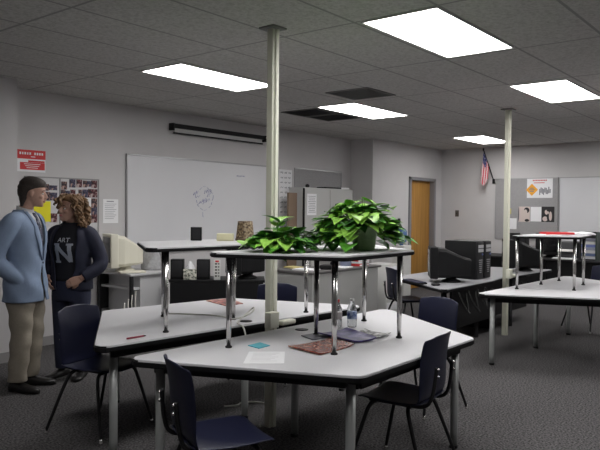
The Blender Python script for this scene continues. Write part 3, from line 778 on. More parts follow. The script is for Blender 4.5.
flat('box', (8.42, 4.05, CZ), (.24, .12, .44), .2, mat('purple_box', (.06, .05, .12), .5), 'dark purple box standing behind the computer towers', 'box', .005)
t = thing('keyboard', 'black keyboard at the left end of the computer table', 'keyboard', (6.86, 3.80, CZ), R(57), )
part('base', MB().box((0, 0, .010), (.40, .14, .018), bev=.004), black_pl, t)
q = MB()
for r_ in range(4):
    for k in range(12): q.box((-.176+k*.032, -.048+r_*.032, .022), (.026, .026, .008))
part('keys', q, mat('navy_keys', (.03, .035, .075), .4), t)
q = MB(); q.ell((0, 0, .016), (.032, .055, .018), 14, 8); solo('mouse', q, soft_black, 'dark mouse beside the black keyboard', 'mouse', (6.75, 3.46, CZ), .4)
rc = random.Random(11)
for k, x in enumerate((6.78, 7.03, 7.28, 7.5, 8.2, 8.5)):
    q = MB()
    q.tube([(x, 3.19, CZ-.06), (x+.04, 3.15, .50), (x+.14+.08*rc.random(), 3.13, .30+.12*rc.random()), (x+.20, 3.16, .42), (x+.22, 3.20, .60)], .008, 6, smooth_path=2)
    solo('cable', q, cable_d, 'dark computer cable looping below the front edge of the computer table', 'cable', group='dark cables under the computer table')
t = thing('computer_tower', 'black computer tower on the floor under the computer table', 'computer', (8.3, 3.66, 0), .1)
part('case', MB().box((0, 0, .22), (.19, .42, .43), bev=.006), black_pl, t); part('front_panel', MB().box((0, -.22, .22), (.18, .02, .42), bev=.006), soft_black, t)

# ------------------------------------------------------------------ back computer tables along the right wall
t = thing('computer_table', 'dark computer table along the right wall below the posters', 'table', (12.05, 3.9, 0), 0)
part('tabletop', MB().box((0, 0, .705), (.80, 3.6, .03), bev=.004), soft_black, t)
part('front_panel', MB().box((-.30, 0, .42), (.02, 3.4, .54)), black_pl, t)
for y in (-1.7, 0, 1.7): part('side_panel', MB().box((0, y, .345), (.70, .03, .69)), black_pl, t)
RBZ = .72
crt('crt_monitor', 'black CRT monitor on the wall table below the poster with figures', (12.12, 3.92, RBZ), R(180), .42, .39, .44, black_pl, 'black monitors')
for y, lb in ((4.60, 'large black speaker box on the wall table behind the far pole'), (4.41, 'small black speaker box right of the larger one behind the raised shelf')):
    t = thing('speaker', lb, 'speaker', (12.1, y, RBZ), 0, 'black speaker boxes')
    hh = .42 if y > 4.5 else .35
    part('body', MB().box((0, 0, hh/2), (.2, .17 if y > 4.5 else .13, hh), bev=.006), black_pl, t)
    part('grille', MB().box((-.102, 0, hh/2), (.006, .13 if y > 4.5 else .10, hh*.85)), soft_black, t)
t = thing('printer', 'dark grey printer with pale paper tray seen between the shelf legs', 'printer', (12.0, 3.545, RBZ), 0)
part('body', MB().box((0, 0, .15), (.42, .30, .30), bev=.015), mat('dark_grey_pl', (.06, .06, .065), .4), t)
part('tray', MB().box((-.24, 0, .16), (.16, .26, .014), ry=-.25), white_pl, t)
t = thing('magazine_rack', 'black rack filled with magazines at the right by the whiteboard', 'magazine rack', (11.95, 3.20, RBZ), 0)
part('side_panel', MB().box((0, .13, .24), (.30, .02, .48)), soft_black, t); part('side_panel', MB().box((0, -.13, .24), (.30, .02, .48)), mat('rack_green', (.04, .06, .05), .5), t); part('back_panel', MB().box((.14, 0, .24), (.02, .26, .48)), soft_black, t)
part('shelf', MB().box((0, 0, .01), (.28, .24, .02)), soft_black, t)
mc = [(.5, .5, .52), (.12, .16, .3), (.6, .6, .62), (.3, .32, .4), (.16, .2, .45), (.62, .62, .6), (.2, .2, .25)]
for k, c_ in enumerate(mc):
    flat('magazine', (11.93, 3.20, RBZ+.022+k*.05), (.24, .22, .044), .0, mat('mag%d' % k, c_, .5), ['pale grey', 'dark navy', 'white', 'grey blue', 'blue', 'off-white', 'charcoal'][k]+' magazine bundle stacked in the black rack, '+['lowest', 'second up', 'third up', 'fourth up', 'fifth up', 'sixth up', 'topmost'][k], 'magazines', group='magazines in the black rack')
t = thing('keyboard', 'white keyboard on the wall table below the printer', 'keyboard', (11.72, 3.56, RBZ), 0)
part('base', MB().box((0, 0, .012), (.13, .40, .02), bev=.004), white_pl, t)
part('keys', MB().box((0, 0, .025), (.10, .37, .008)), paper_m, t)

# ------------------------------------------------------------------ things on the raised shelves and tables
S1 = SZ+.001
t = thing('picture_frame', 'small black framed picture standing on the back raised shelf', 'picture frame', (3.50, 3.86, S1), R(-52))
part('frame', MB().box((0, 0, .053), (.085, .03, .105), bev=.002), black_pl, t); part('picture', MB().box((0, -.016, .053), (.055, .003, .08)), soft_black, t)
flat('tissue_box', (3.68, 3.72, S1), (.13, .12, .055), R(-48), mat('cream_card', (.72, .68, .45), .6), 'low pale yellow box on the back raised shelf', 'box', .003)
t = thing('plant_pot', 'brown woven pot standing upside down on the back raised shelf', 'pot', (3.80, 3.62, S1))
part('body', MB().lathe([(.072, 0), (.074, .01), (.061, .125), (.058, .155), (.001, .155)], seg=24), ramp_mat('woven_brown', 60, [(.38, (.06, .04, .025)), (.52, (.22, .15, .08)), (.65, (.36, .30, .20))]), t)
part('rim', MB().lathe([(.0755, 0), (.078, .004), (.078, .014), (.0745, .018)], seg=24), mat('brown_rim', (.12, .08, .05), .6), t)
flat('paper_stack', (4.0, 3.45, S1), (.2, .16, .02), .2, paper_m, 'white papers at the right end of the back raised shelf', 'papers')
flat('box', (3.98, 3.43, S1+.021), (.09, .06, .05), .3, white_pl, 'small white box on papers behind the near pole', 'box', .004)
rx_ = 4.00
flat('paper_stack', (3.12+rx_, 2.50-.1, S1), (.34, .26, .008), -.2, paper_m, 'white papers lying on the right raised shelf', 'papers')
flat('folder', (3.35+rx_, 2.42-.1, S1+.009), (.30, .22, .022), -.9, red_m, 'red folder lying on the right raised shelf', 'folder')
t = thing('open_book', 'open white book lying on the right raised shelf', 'book', (3.70+rx_, 2.28-.1, S1), -.9)
for s in (-1, 1):
    q = MB(); q.loft([[(s*(.005+.13*i/6), y, .004+.028*math.sin(PI*(.12+.8*i/6))) for i in range(7)]+[(s*(.005+.13*i/6), y, 0) for i in range(6, -1, -1)] for y in (-.11, .11)]); part('page_block', q, paper_m, t)
T1 = TZ+.001
def quadsheet(name, pts, th, m, lb, cat, z=T1, curl=0., group=None):
    c = V((sum(p[0] for p in pts)/4, sum(p[1] for p in pts)/4)); mb = MB(); n = 8; rings = []
    A, B, C_, D = [V(p)-c for p in pts]
    bmv = mb.bm; top = [[None]*(n+1) for _ in range(n+1)]; bot = [[None]*(n+1) for _ in range(n+1)]
    for i in range(n+1):
        for j in range(n+1):
            u, v = i/n, j/n; p = (A*(1-u)+B*u)*(1-v)+(D*(1-u)+C_*u)*v
            zz = curl*(abs(u-.5)*2)**3
            top[i][j] = bmv.verts.new((p.x, p.y, zz+th)); bot[i][j] = bmv.verts.new((p.x, p.y, zz))
    for i in range(n):
        for j in range(n):
            bmv.faces.new((top[i][j], top[i+1][j], top[i+1][j+1], top[i][j+1]))
            bmv.faces.new((bot[i][j], bot[i][j+1], bot[i+1][j+1], bot[i+1][j]))
    for k in range(n):
        for a in (0, n):
            bmv.faces.new((top[k][a], top[k+1][a], bot[k+1][a], bot[k][a])); bmv.faces.new((top[a][k], top[a][k+1], bot[a][k+1], bot[a][k]))
    return solo(name, mb, m, lb, cat, (c.x, c.y, z), 0, group)
t = thing('paper_sheet', 'white printed sheet lying near the front edge of the front table', 'paper', (0, 0, 0))
o = quadsheet('sheet', [(2.734, 2.567), (2.87, 2.413), (2.643, 2.228), (2.5, 2.39)], .0015, paper_m, 'x', 'x'); del o['label']; del o['category']
mwl = o.location.copy(); t.location = mwl; o.location = (0, 0, 0); o.parent = t
q = MB()
for i in range(7): 
    a = V((2.734, 2.567)).lerp(V((2.5, 2.39)), .15+.11*i); d = V((2.87-2.734, 2.413-2.567)); m_ = a+d*(.5-.04*(i % 3)) - V((mwl.x, mwl.y))
    q.box((m_.x, m_.y, .0022), (d.length*(.72-.1*(i % 3)), .004, .0006), rz=math.atan2(d.y, d.x))
part('print', q, mat('faint_print', (.66, .66, .67), .8), t)
quadsheet('sticky_pad', [(2.85, 2.685), (2.963, 2.691), (2.937, 2.587), (2.831, 2.579)], .004, mat('cyan_paper', (.06, .42, .52), .6), 'cyan blue note lying on the front table', 'note')
redmag = ramp_mat('red_magazine', 55, [(.38, (.10, .015, .01)), (.50, (.26, .04, .025)), (.60, (.36, .16, .10)), (.7, (.6, .5, .42))], rough=.25)
quadsheet('magazine', [(2.965, 2.47), (3.322, 2.426), (3.271, 2.209), (2.92, 2.2)], .007, redmag, 'glossy dark red magazine lying on the front table', 'magazine', curl=.008)
quadsheet('magazine', [(3.30, 2.64), (3.45, 2.62), (3.40, 2.46), (3.24, 2.50)], .005, mat('slate_cover', (.10, .10, .13), .35), 'slate grey magazine under the purple one', 'magazine', z=T1)
quadsheet('magazine', [(3.37, 2.56), (3.64, 2.52), (3.49, 2.19), (3.30, 2.245)], .008, ramp_mat('purple_magazine', 14, [(.4, (.035, .022, .13)), (.55, (.09, .06, .28)), (.72, (.26, .22, .42))], rough=.3), 'purple magazine lying on the front table beside bottles', 'magazine', z=T1+.006, curl=.012)
quadsheet('magazine', [(3.729, 2.43), (3.723, 2.224), (3.54, 2.20), (3.56, 2.39)], .005, ramp_mat('grey_leaflet', 30, [(.4, (.12, .12, .12)), (.55, (.38, .38, .38)), (.65, (.7, .7, .7))]), 'grey and white leaflet right of the purple magazine', 'leaflet', z=T1, curl=.012)
quadsheet('magazine', [(3.995, 4.27), (4.235, 4.22), (4.089, 3.914), (3.902, 3.944)], .006, ramp_mat('red_photo_cover', 20, [(.4, (.05, .02, .02)), (.52, (.42, .07, .04)), (.65, (.6, .4, .32))], rough=.3), 'red magazine on the far side of the back table', 'magazine')
for i, (x, y) in enumerate(((3.48, 2.78), (3.47, 3.29))):
    solo('grommet', MB().lathe([(.045, 0), (.046, .003), (.03, .005), (.001, .003)], seg=20), black_pl, ['black cable grommet in the front table top near the pole', 'black cable grommet in the back table top near the pole'][i], 'grommet', (x, y, TZ))
t = thing('pen', 'red pen lying on the left end of the back table', 'pen', (2.556, 3.37, T1+.006), R(-3))
part('barrel', MB().tube([(-.065, 0, 0), (.055, 0, 0)], .006, 8), mat('maroon', (.25, .02, .04), .4), t); part('tip', MB().tube([(.055, 0, 0), (.075, 0, 0)], [.006, .002], 8), black_pl, t)
q = MB(); q.tube([(3.28, 3.95, T1+.008), (3.40, 3.80, T1+.006), (3.50, 3.58, T1+.006), (3.42, 3.36, T1+.006), (3.55, 3.30, T1+.05), (3.62, 3.34, T1+.09), (3.60, 3.38, T1+.05), (3.35, 3.27, T1+.008), (3.30, 3.20, T1+.012), (3.28, 3.12, T1+.0), (3.27, 3.08, TZ-.2)], .006, 6, smooth_path=2)
t = thing('cable', 'pale cable snaking across the back table into the gap', 'cable')
part('cord', q, cable_m, t); part('plug', MB().box((3.275, 3.96, T1+.012), (.05, .04, .022), rz=2.2, bev=.004), soft_black, t)
q = MB(); q.tube([(3.58, 3.62, .008), (3.66, 3.55, .008), (3.74, 3.60, .008), (3.82, 3.52, .008), (3.86, 3.40, .008), (3.70, 3.30, .008)], .007, 6, smooth_path=2)
solo('cable', q, cable_m, 'pale cable lying on the carpet under the back table', 'cable')
plast = bpy.data.materials.new('clear_plastic'); plast.use_nodes = True
b = plast.node_tree.nodes['Principled BSDF']; b.inputs['Base Color'].default_value = (.93, .95, .96, 1); b.inputs['Roughness'].default_value = .12; b.inputs['Transmission Weight'].default_value = .75; b.inputs['IOR'].default_value = 1.2
def bottle(lb, loc, h, r, capm, labm, ln):
    t = thing('bottle', lb, 'bottle', loc)
    part('body', MB().lathe([(r*.9, 0), (r, .01), (r, h*.55), (r*.93, h*.60), (r*.98, h*.66), (r*.5, h*.84), (r*.38, h*.88), (r*.38, h*.92)], seg=20), plast, t)
    part('cap', MB().lathe([(r*.46, h*.91), (r*.46, h), (.001, h)], seg=16), capm, t)
    part('wrapper', MB().lathe([(r*1.01, h*.30), (r*1.02, h*.31), (r*1.02, h*.54), (r*1.01, h*.55)], seg=20), labm, t, ln)
bottle('clear plastic bottle with a red cap on the front table', (3.735, 2.665, T1), .19, .033, red_m, mat('pale_label', (.6, .55, .55), .5), 'pale wrapper')
bottle('clear water bottle with a blue label and white cap on the front table', (3.79, 2.58, T1), .20, .034, white_pl, ramp_mat('blue_label', 30, [(.4, (.05, .10, .35)), (.6, (.45, .55, .75))]), 'blue wrapper')

# ------------------------------------------------------------------ plants
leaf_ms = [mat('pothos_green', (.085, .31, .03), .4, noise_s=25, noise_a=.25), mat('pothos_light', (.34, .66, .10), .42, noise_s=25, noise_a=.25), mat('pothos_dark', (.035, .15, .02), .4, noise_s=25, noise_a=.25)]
stem_m = mat('vine_stem', (.14, .24, .05), .6)
def leaf(mb, base, d, size, up, mi, asp=.42, heart=True):
    d = d.normalized(); s = d.cross(up)
    if s.length < 1e-4: s = V((1, 0, 0))
    s.normalize(); n = s.cross(d); mb.mi = mi
    prof = [(-.02, .0), (-.09, .5), (.05, .92), (.25, 1.), (.5, .82), (.75, .45), (.92, .14), (1., .0)] if heart else [(0, .0), (.06, .35), (.2, .75), (.4, 1.), (.6, .9), (.8, .55), (.93, .2), (1., .0)]
    L, C_, Rr = [], [], []
    for u, w in prof:
        dr = -.32*u*u*size; cz = n*dr
        uc = max(u, 0)
        C_.append(mb.bm.verts.new(base+d*size*uc+n*(-.32*uc*uc*size)))
        for sg, arr in ((-1, L), (1, Rr)): arr.append(mb.bm.verts.new(base+d*size*u+s*sg*w*size*asp+n*(dr+.12*w*size)))
    for i in range(len(prof)-1):
        for a, b2, fl in ((L, C_, 0), (C_, Rr, 1)):
            vs = [a[i], a[i+1], b2[i+1], b2[i]]
            try: fc = mb.bm.faces.new(vs); fc.smooth = True; fc.material_index = mi
            except ValueError: pass
    mb.mi = 0
def plant(label, loc, pot_r, pot_h, potm, dome, n, sizes, vines, seed, light=.35, heart=True, off=(0, 0)):
    rr = random.Random(seed)
    t = thing('potted_plant', label, 'plant', loc)
    part('pot', MB().lathe([(pot_r*.72, 0), (pot_r*.76, .008), (pot_r*.97, pot_h*.86), (pot_r*1.06, pot_h*.88), (pot_r*1.06, pot_h), (pot_r*.96, pot_h), (pot_r*.94, pot_h*.9), (.001, pot_h*.88)], seg=28), potm, t)
    fo, st = MB(), MB()
    for k in range(n):
        a = rr.uniform(0, 2*PI); e = rr.random()**.75
        rad = dome[0]*math.sqrt(rr.random())*1.0
        hz = dome[1]*(1-(rad/dome[0])**2*.75)*(.25+.75*rr.random())
        p = V((rad*math.cos(a)+off[0], rad*math.sin(a)+off[1], pot_h+hz*1.0-.02-.11*(rad/dome[0])**2))
        if p.z < .025: p.z = .025+.05*rr.random()
        if p.z < pot_h*1.02 and -.83*p.x-.55*p.y > .02 and abs(.55*p.x-.83*p.y-.02) < .085 and pot_h > .1: continue
        out = V((math.cos(a), math.sin(a), rr.uniform(-.35, .55)))
        out += V((rr.uniform(-.5, .5), rr.uniform(-.5, .5), 0))
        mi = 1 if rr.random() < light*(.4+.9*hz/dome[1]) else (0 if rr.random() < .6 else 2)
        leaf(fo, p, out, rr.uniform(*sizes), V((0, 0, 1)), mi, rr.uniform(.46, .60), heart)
        if k % 3 == 0: st.tube([(0, 0, pot_h*.9), p*.5+V((0, 0, .07)), p], .0025, 5, smooth_path=1)
    for pts, dens, sz in vines:
        pts = [V(q) for q in pts]
        st.tube(pts, .003, 5, smooth_path=2)
        for i in range(len(pts)-1):
            for k in range(dens):
                u = (k+rr.random()*.8)/dens; p = pts[i].lerp(pts[i+1], u)
                a = rr.uniform(0, 2*PI)
                dr = (pts[i+1]-pts[i]).normalized()*.6+V((math.cos(a), math.sin(a), rr.uniform(-.1, .7)))
                if p.z < .03: dr.z = abs(dr.z)*.6+.15
                leaf(fo, p+V((0, 0, .012)), dr, rr.uniform(*sz), V((0, 0, 1)), rr.choice((0, 0, 1, 2)), .52)
    part('stems', st, stem_m, t)
    part('foliage', fo, leaf_ms, t, None)
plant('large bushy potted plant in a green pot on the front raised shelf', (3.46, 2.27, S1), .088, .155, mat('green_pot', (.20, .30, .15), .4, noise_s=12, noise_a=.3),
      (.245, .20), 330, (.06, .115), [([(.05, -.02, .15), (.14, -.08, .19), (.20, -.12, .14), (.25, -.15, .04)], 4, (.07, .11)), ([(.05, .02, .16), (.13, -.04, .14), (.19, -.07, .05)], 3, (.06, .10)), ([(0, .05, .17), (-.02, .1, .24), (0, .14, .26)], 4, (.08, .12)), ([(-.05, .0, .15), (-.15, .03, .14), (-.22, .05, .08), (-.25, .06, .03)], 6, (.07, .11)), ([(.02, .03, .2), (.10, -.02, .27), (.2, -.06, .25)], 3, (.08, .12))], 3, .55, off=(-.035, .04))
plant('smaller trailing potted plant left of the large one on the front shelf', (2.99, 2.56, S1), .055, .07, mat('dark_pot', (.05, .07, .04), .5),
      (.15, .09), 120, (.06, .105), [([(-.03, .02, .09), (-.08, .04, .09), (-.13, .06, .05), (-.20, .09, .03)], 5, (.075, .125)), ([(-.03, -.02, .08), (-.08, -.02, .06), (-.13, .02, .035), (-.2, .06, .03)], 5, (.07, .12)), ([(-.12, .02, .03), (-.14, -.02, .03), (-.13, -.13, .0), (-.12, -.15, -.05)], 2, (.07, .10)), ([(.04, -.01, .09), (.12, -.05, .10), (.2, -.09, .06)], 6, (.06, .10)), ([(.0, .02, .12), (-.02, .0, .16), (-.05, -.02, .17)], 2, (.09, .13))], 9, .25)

# ------------------------------------------------------------------ people (local: facing +x, left is +y)
def ering(cx, cy, z, rx, ry, n=28, tilt=0., a0=0., a1=2*PI, p=2.3):
    out = []
    full = abs(a1-a0-2*PI) < 1e-6
    for k in range(n if full else n+1):
        a = a0+(a1-a0)*k/n; c, s = math.cos(a), math.sin(a)
        q = (abs(c)**p+abs(s)**p)**(-1/p)
        out.append(V((cx+rx*q*c, cy+ry*q*s, z+tilt*q*c*rx)))
    return out
def interp_rows(rows, m):
    out = []
    n = len(rows)
    for i in range(n-1):
        r0, r1, r2, r3 = rows[max(i-1, 0)], rows[i], rows[i+1], rows[min(i+2, n-1)]
        for k in range(m):
            t = k/m
            out.append([.5*((2*b)+(-a+c)*t+(2*a-5*b+4*c-d)*t*t+(-a+3*b-3*c+d)*t**3) for a, b, c, d in zip(r0, r1, r2, r3)])
    out.append(list(rows[-1])); return out
HEAD = [(.000, .070, .010, .022), (.012, .088, -.005, .036), (.035, .093, -.030, .050), (.060, .094, -.060, .060), (.085, .094, -.080, .066), (.11, .092, -.092, .071), (.14, .094, -.100, .075), (.17, .090, -.102, .076), (.195, .078, -.094, .070), (.215, .052, -.075, .055), (.228, .02, -.045, .033), (.232, -.005, -.02, .008)]
def head_rings(sc=1., grow=0.):
    return [ering((a+b)/2*sc, 0, z*sc, (a-b)/2*sc+grow, w*sc+grow, 28) for z, a, b, w in interp_rows(HEAD, 2)]
def head_shape(mb, mx):
    t = MB()
    t.loft(head_rings())
    t.tube([(.088, 0, .132), (.100, 0, .112), (.112, 0, .09), (.108, 0, .078), (.09, 0, .074)], [.008, .010, .013, .013, .008], 10, smooth_path=1)   # nose
    for s in (-1, 1):
        t.ell((.108*.9, s*.010, .079), (.012, .009, .008), 10, 6)
        t.ell((-.005, s*.076, .105), (.020, .010, .032), 12, 8)      # ears
        t.ell((.081, s*.030, .131), (.014, .024, .008), 10, 6)       # brow ridge
        t.ell((.070, s*.040, .085), (.022, .020, .018), 10, 6)       # cheek
    t.ell((.090, 0, .054), (.010, .022, .007), 10, 6); t.ell((.089, 0, .043), (.010, .019, .007), 10, 6)   # lips
    t.ell((.082, 0, .014), (.014, .020, .014), 10, 6)
    bmesh.ops.transform(t.bm, matrix=mx, verts=t.bm.verts); mb.merge(t.bm, True)
def hand_shape(mb, wrist, d, palm_n, thumb_side, curl=.6, s=1.):
    """palm and five bent fingers; d = pointing direction, palm_n = normal out of the palm"""
    wrist, d = V(wrist), V(d).normalized(); n = V(palm_n); n = (n-d*n.dot(d)).normalized(); w = d.cross(n).normalized()*thumb_side
    for k in range(5):
        o = (k-2)*.016*s
        mb.tube([wrist+w*o*.7, wrist+d*.045*s+w*o*.95, wrist+d*.09*s+w*o], [.014*s, .015*s, .012*s], 8)
    for k, (ln, o) in enumerate(((.072, .030), (.080, .010), (.074, -.011), (.058, -.030))):
        p = wrist+d*.086*s+w*o*s; q1 = p+(d*math.cos(curl*.5)+n*math.sin(curl*.5))*ln*.45*s
        q2 = q1+(d*math.cos(curl*1.3)+n*math.sin(curl*1.3))*ln*.32*s; q3 = q2+(d*math.cos(curl*2)+n*math.sin(curl*2))*ln*.25*s
        mb.tube([p-d*.02*s, p, q1, q2, q3], [.0095*s, .0095*s, .009*s, .0085*s, .006*s], 8)
    p = wrist+d*.025*s+w*.030*s
    mb.tube([p-w*.015*s, p+w*.018*s+d*.02*s+n*.01*s, p+w*.026*s+d*.05*s+n*.02*s, p+w*.018*s+d*.075*s+n*.028*s], [.014*s, .012*s, .010*s, .007*s], 8)
def face_parts(t, mx, iris, skin_lip, brow):
    for s in (-1, 1):
        q = MB(); q.ell((.079, s*.031, .112), (.012, .0135, .0095), 14, 10); bmesh.ops.transform(q.bm, matrix=mx, verts=q.bm.verts)
        e = part('eye', q, mat('eye_white', (.62, .60, .58), .3), t)
        q = MB(); q.ell((.0885, s*.031, .112), (.004, .006, .006), 12, 8); bmesh.ops.transform(q.bm, matrix=mx, verts=q.bm.verts); part('iris', q, iris, e)
        q = MB(); q.tube([(.088, s*.012, .134), (.092, s*.03, .140), (.080, s*.05, .134)], [.004, .005, .003], 8, smooth_path=1); bmesh.ops.transform(q.bm, matrix=mx, verts=q.bm.verts); part('eyebrow', q, brow, t)
    q = MB(); q.tube([(.091, -.021, .050), (.1015, -.007, .0525), (.102, .007, .0525), (.091, .021, .050)], [.003, .0055, .0055, .003], 8, smooth_path=1)
    q.tube([(.091, -.019, .046), (.1, -.006, .0435), (.1, .006, .0435), (.091, .019, .046)], [.003, .006, .006, .003], 8, smooth_path=1)
    bmesh.ops.transform(q.bm, matrix=mx, verts=q.bm.verts); part('lips', q, skin_lip, t)
def body_mesh(H, hmx, arms, hands, wdt=1., legs=None):
    k = H/1.78; mb = MB()
    rows = [(.82, 0, .115, .165), (.92, -.005, .12, .172), (1.02, .0, .105, .155), (1.12, .0, .108, .155), (1.25, .0, .118, .172), (1.36, -.01, .112, .178), (1.44, -.015, .09, .15), (1.49, -.015, .065, .09)]
    mb.loft([ering(cx*k, 0, z*k, rx*k*wdt, ry*k*wdt) for z, cx, rx, ry in interp_rows(rows, 3)])
    hb = hmx @ V((-.015, 0, .06))
    mb.tube([(-.02*k, 0, 1.42*k), (-.018*k, 0, 1.50*k), hb], [.062*k, .056*k, .054*k], 14)
    head_shape(mb, hmx)
    for pts, rads in arms: mb.tube(pts, rads, 14, smooth_path=2)
    for args in hands: hand_shape(mb, *args)
    for pts, rads in legs: mb.tube(pts, rads, 14, smooth_path=1)
    return mb
def shoe(mb, p, yaw_, L=.29):
    c, s = math.cos(yaw_), math.sin(yaw_)
    rows = [(-.085, .028, .055), (-.07, .038, .085), (-.02, .04, .088), (.03, .042, .075), (.09, .048, .058), (.15, .047, .050), (.19, .034, .042), (.205, .012, .03)]
    rings = []
    for x, w, h in interp_rows(rows, 2):
        r = []
        for j in range(14):
            a = 2*PI*j/14; y = w*math.cos(a); z = h/2+h/2*max(-1, min(1, math.sin(a)*1.25)); r.append(V((p[0]+c*x-s*y, p[1]+s*x+c*y, z+.002)))
        rings.append(r)
    mb.loft(rings)

skin_m = mat('skin_tan', (.50, .30, .23), .5, noise_s=40, noise_a=.06); lip_m = mat('lip_tan', (.36, .16, .13), .5)
skin_w = mat('skin_fair', (.46, .27, .20), .5, noise_s=40, noise_a=.06); lip_w = mat('lip_rose', (.40, .13, .12), .45)
iris_m = mat('iris_dark', (.03, .02, .015), .2)

def build_man():
    t = thing('person', 'man in a light blue blazer and khaki trousers talking to a woman', 'person', (2.868, 5.272, 0), math.atan2((.99*R0-.08*F).y, (.99*R0-.08*F).x))
    H = 1.775; k = H/1.78
    hmx = M.Translation((.045, 0, 1.545)) @ M.Rotation(R(20), 4, 'Z') @ M.Rotation(R(6), 4, 'Y')
    rarm = ([(-.01, -.17, 1.44), (-.03, -.225, 1.38), (-.13, -.27, 1.14), (-.10, -.25, 1.06), (.03, -.145, .93)], [.05, .055, .046, .042, .03])
    larm = ([(-.01, .17, 1.44), (-.02, .225, 1.38), (-.10, .27, 1.14), (-.07, .25, 1.06), (.03, .145, .93)], [.05, .055, .046, .042, .03])
    legs = [([(0, s*.095, .93), (.01, s*.10, .70), (.02, s*.10, .49), (-.005, s*.105, .28), (-.02, s*.11, .09)], [.088, .078, .058, .052, .04]) for s in (-1, 1)]
    mb = body_mesh(H, hmx, [rarm, larm], [((.03, -.135, .93), (-.05, .15, -1), (0, 1, .2), 1, .3, .8), ((.03, .135, .93), (-.05, -.15, -1), (0, -1, .2), -1, .3, .8)], 1.0, legs)
    part('body', bake(mb, 'body', .0065, 3, skin_m), None, t)
    face_parts(t, hmx, iris_m, lip_m, mat('brow_dark', (.03, .022, .018), .8))
    # hair
    hr = MB()
    HR = [(-.01, -.055, -.082, .048), (.03, -.04, -.094, .060), (.065, -.030, -.106, .074), (.095, -.02, -.116, .0815), (.125, .012, -.122, .085), (.15, .06, -.124, .087), (.168, .094, -.117, .085), (.195, .098, -.110, .080), (.215, .088, -.098, .071), (.235, .060, -.075, .055), (.247, .02, -.045, .03), (.250, -.01, -.02, .006)]
    hr.loft([[p+V((noise.noise(p*40)*.004, noise.noise(p*40+V((9, 0, 0)))*.004, 0)) for p in ering((a+b)/2, 0, z, (a-b)/2, w, 36)] for z, a, b, w in interp_rows(HR, 3)])
    bmesh.ops.transform(hr.bm, matrix=hmx, verts=hr.bm.verts)
    part('hair', hr, mat('hair_brown', (.034, .025, .021), .7, noise_s=120, noise_a=.4), t)
    # trousers
    tr = MB()
    rows = [(.74, .005, .125, .178), (.82, .0, .13, .182), (.92, -.005, .128, .178), (1.0, 0, .122, .168), (1.03, 0, .12, .166)]
    tr.loft([ering(cx, 0, z, rx, ry) for z, cx, rx, ry in interp_rows(rows, 3)])
    for s in (-1, 1):
        rows = [(.085, -.025, .108, .078, .070), (.10, -.022, .108, .074, .068), (.25, -.008, .108, .078, .072), (.45, .01, .103, .084, .078), (.60, .008, .10, .092, .085), (.74, .0, .094, .112, .096), (.84, .0, .088, .122, .095)]
        tr.loft([ [p+V((.006*math.sin(p.z*38+math.atan2(p.y, p.x)*2), .004*math.sin(p.z*31+s), 0)) for p in ering(cx, s*cy, z, rx, ry, 24)] for z, cx, cy, rx, ry in interp_rows(rows, 4)])
    part('trousers', bake(tr, 'trousers', .009, 2, mat('khaki', (.30, .265, .215), .85, noise_s=60, noise_a=.06, bump=.1, bump_s=300)), None, t)
    for s in (-1, 1):
        sh = MB(); shoe(sh, (-.01, s*.11, 0), s*.22); part('shoe', sh, mat('black_leather', (.012, .011, .011), .35), t)
    # shirt, collar and tie
    st = MB(); rows = [(.98, 0, .124, .165), (1.12, .0, .116, .162), (1.25, .002, .126, .176), (1.36, -.006, .120, .180), (1.44, -.012, .10, .152), (1.49, -.014, .074, .095), (1.505, -.012, .066, .072)]
    st.loft([ering(cx, 0, z, rx, ry) for z, cx, rx, ry in interp_rows(rows, 3)])
    st.loft([ering(-.008, 0, 1.485, .072, .070, tilt=-.15), ering(-.008, 0, 1.53, .064, .064, tilt=-.3), ering(-.008, 0, 1.532, .058, .058, tilt=-.3)], cap=False)
    part('shirt', st, mat('white_shirt', (.62, .63, .66), .8), t)
    def cf_(z, y, off):
        rws = interp_rows(rows, 6); q = min(rws, key=lambda r: abs(r[0]-z)); u = min(.95, abs(y)/q[3]); return q[1]+q[2]*(1-u**2.3)**(1/2.3)+off
    ti = MB(); rings = []
    for z, w in ((1.488, .020), (1.465, .022), (1.445, .016), (1.35, .030), (1.2, .040), (1.08, .046), (1.02, .03), (.995, .004)):
        rings.append([V((cf_(z, y, .010+(.004 if abs(y) < w*.5 else 0)), y, z)) for y in (-w, -w*.4, w*.4, w)]+[V((cf_(z, y, .003), y, z)) for y in (w, -w)])
    ti.loft(rings); part('tie', ti, ramp_mat('dark_tie', 60, [(.42, (.012, .014, .03)), (.55, (.05, .05, .09)), (.62, (.2, .2, .24))]), t)
    # blazer
    jk = MB(); n = 40
    rows = [(.75, -.002, .166, .212, .10), (.80, -.002, .164, .210, .09), (.88, -.004, .162, .208, .075), (.98, -.005, .145, .192, .06), (1.08, 0, .138, .184, .02), (1.16, .002, .138, .186, .05), (1.25, .002, .144, .196, .20), (1.35, -.008, .140, .206, .36), (1.42, -.014, .122, .190, .50), (1.465, -.018, .098, .145, .66), (1.50, -.020, .080, .095, .85), (1.515, -.022, .076, .080, .95)]
    out_, inn = [], []
    for z, cx, rx, ry, g in interp_rows(rows, 4):
        def rg(d): return [p+V((.006*math.sin(p.z*26+math.atan2(p.y, p.x)*3), .004*math.sin(p.z*21+p.x*30), 0)) for p in ering(cx, 0, z, rx+d, ry+d, n, a0=g, a1=2*PI-g)]
        out_.append(rg(0)); inn.append(rg(-.010))
    jk.loft([o+list(reversed(i)) for o, i in zip(out_, inn)])
    for s, arm in ((-1, rarm), (1, larm)):
        pts, rd = arm
        jk.tube([V((-.012, s*.10, 1.435)), V((-.012, s*.165, 1.425))]+[V(p) for p in pts[1:]], [.06, .078, .082, .072, .072, .058], 18, smooth_path=3)
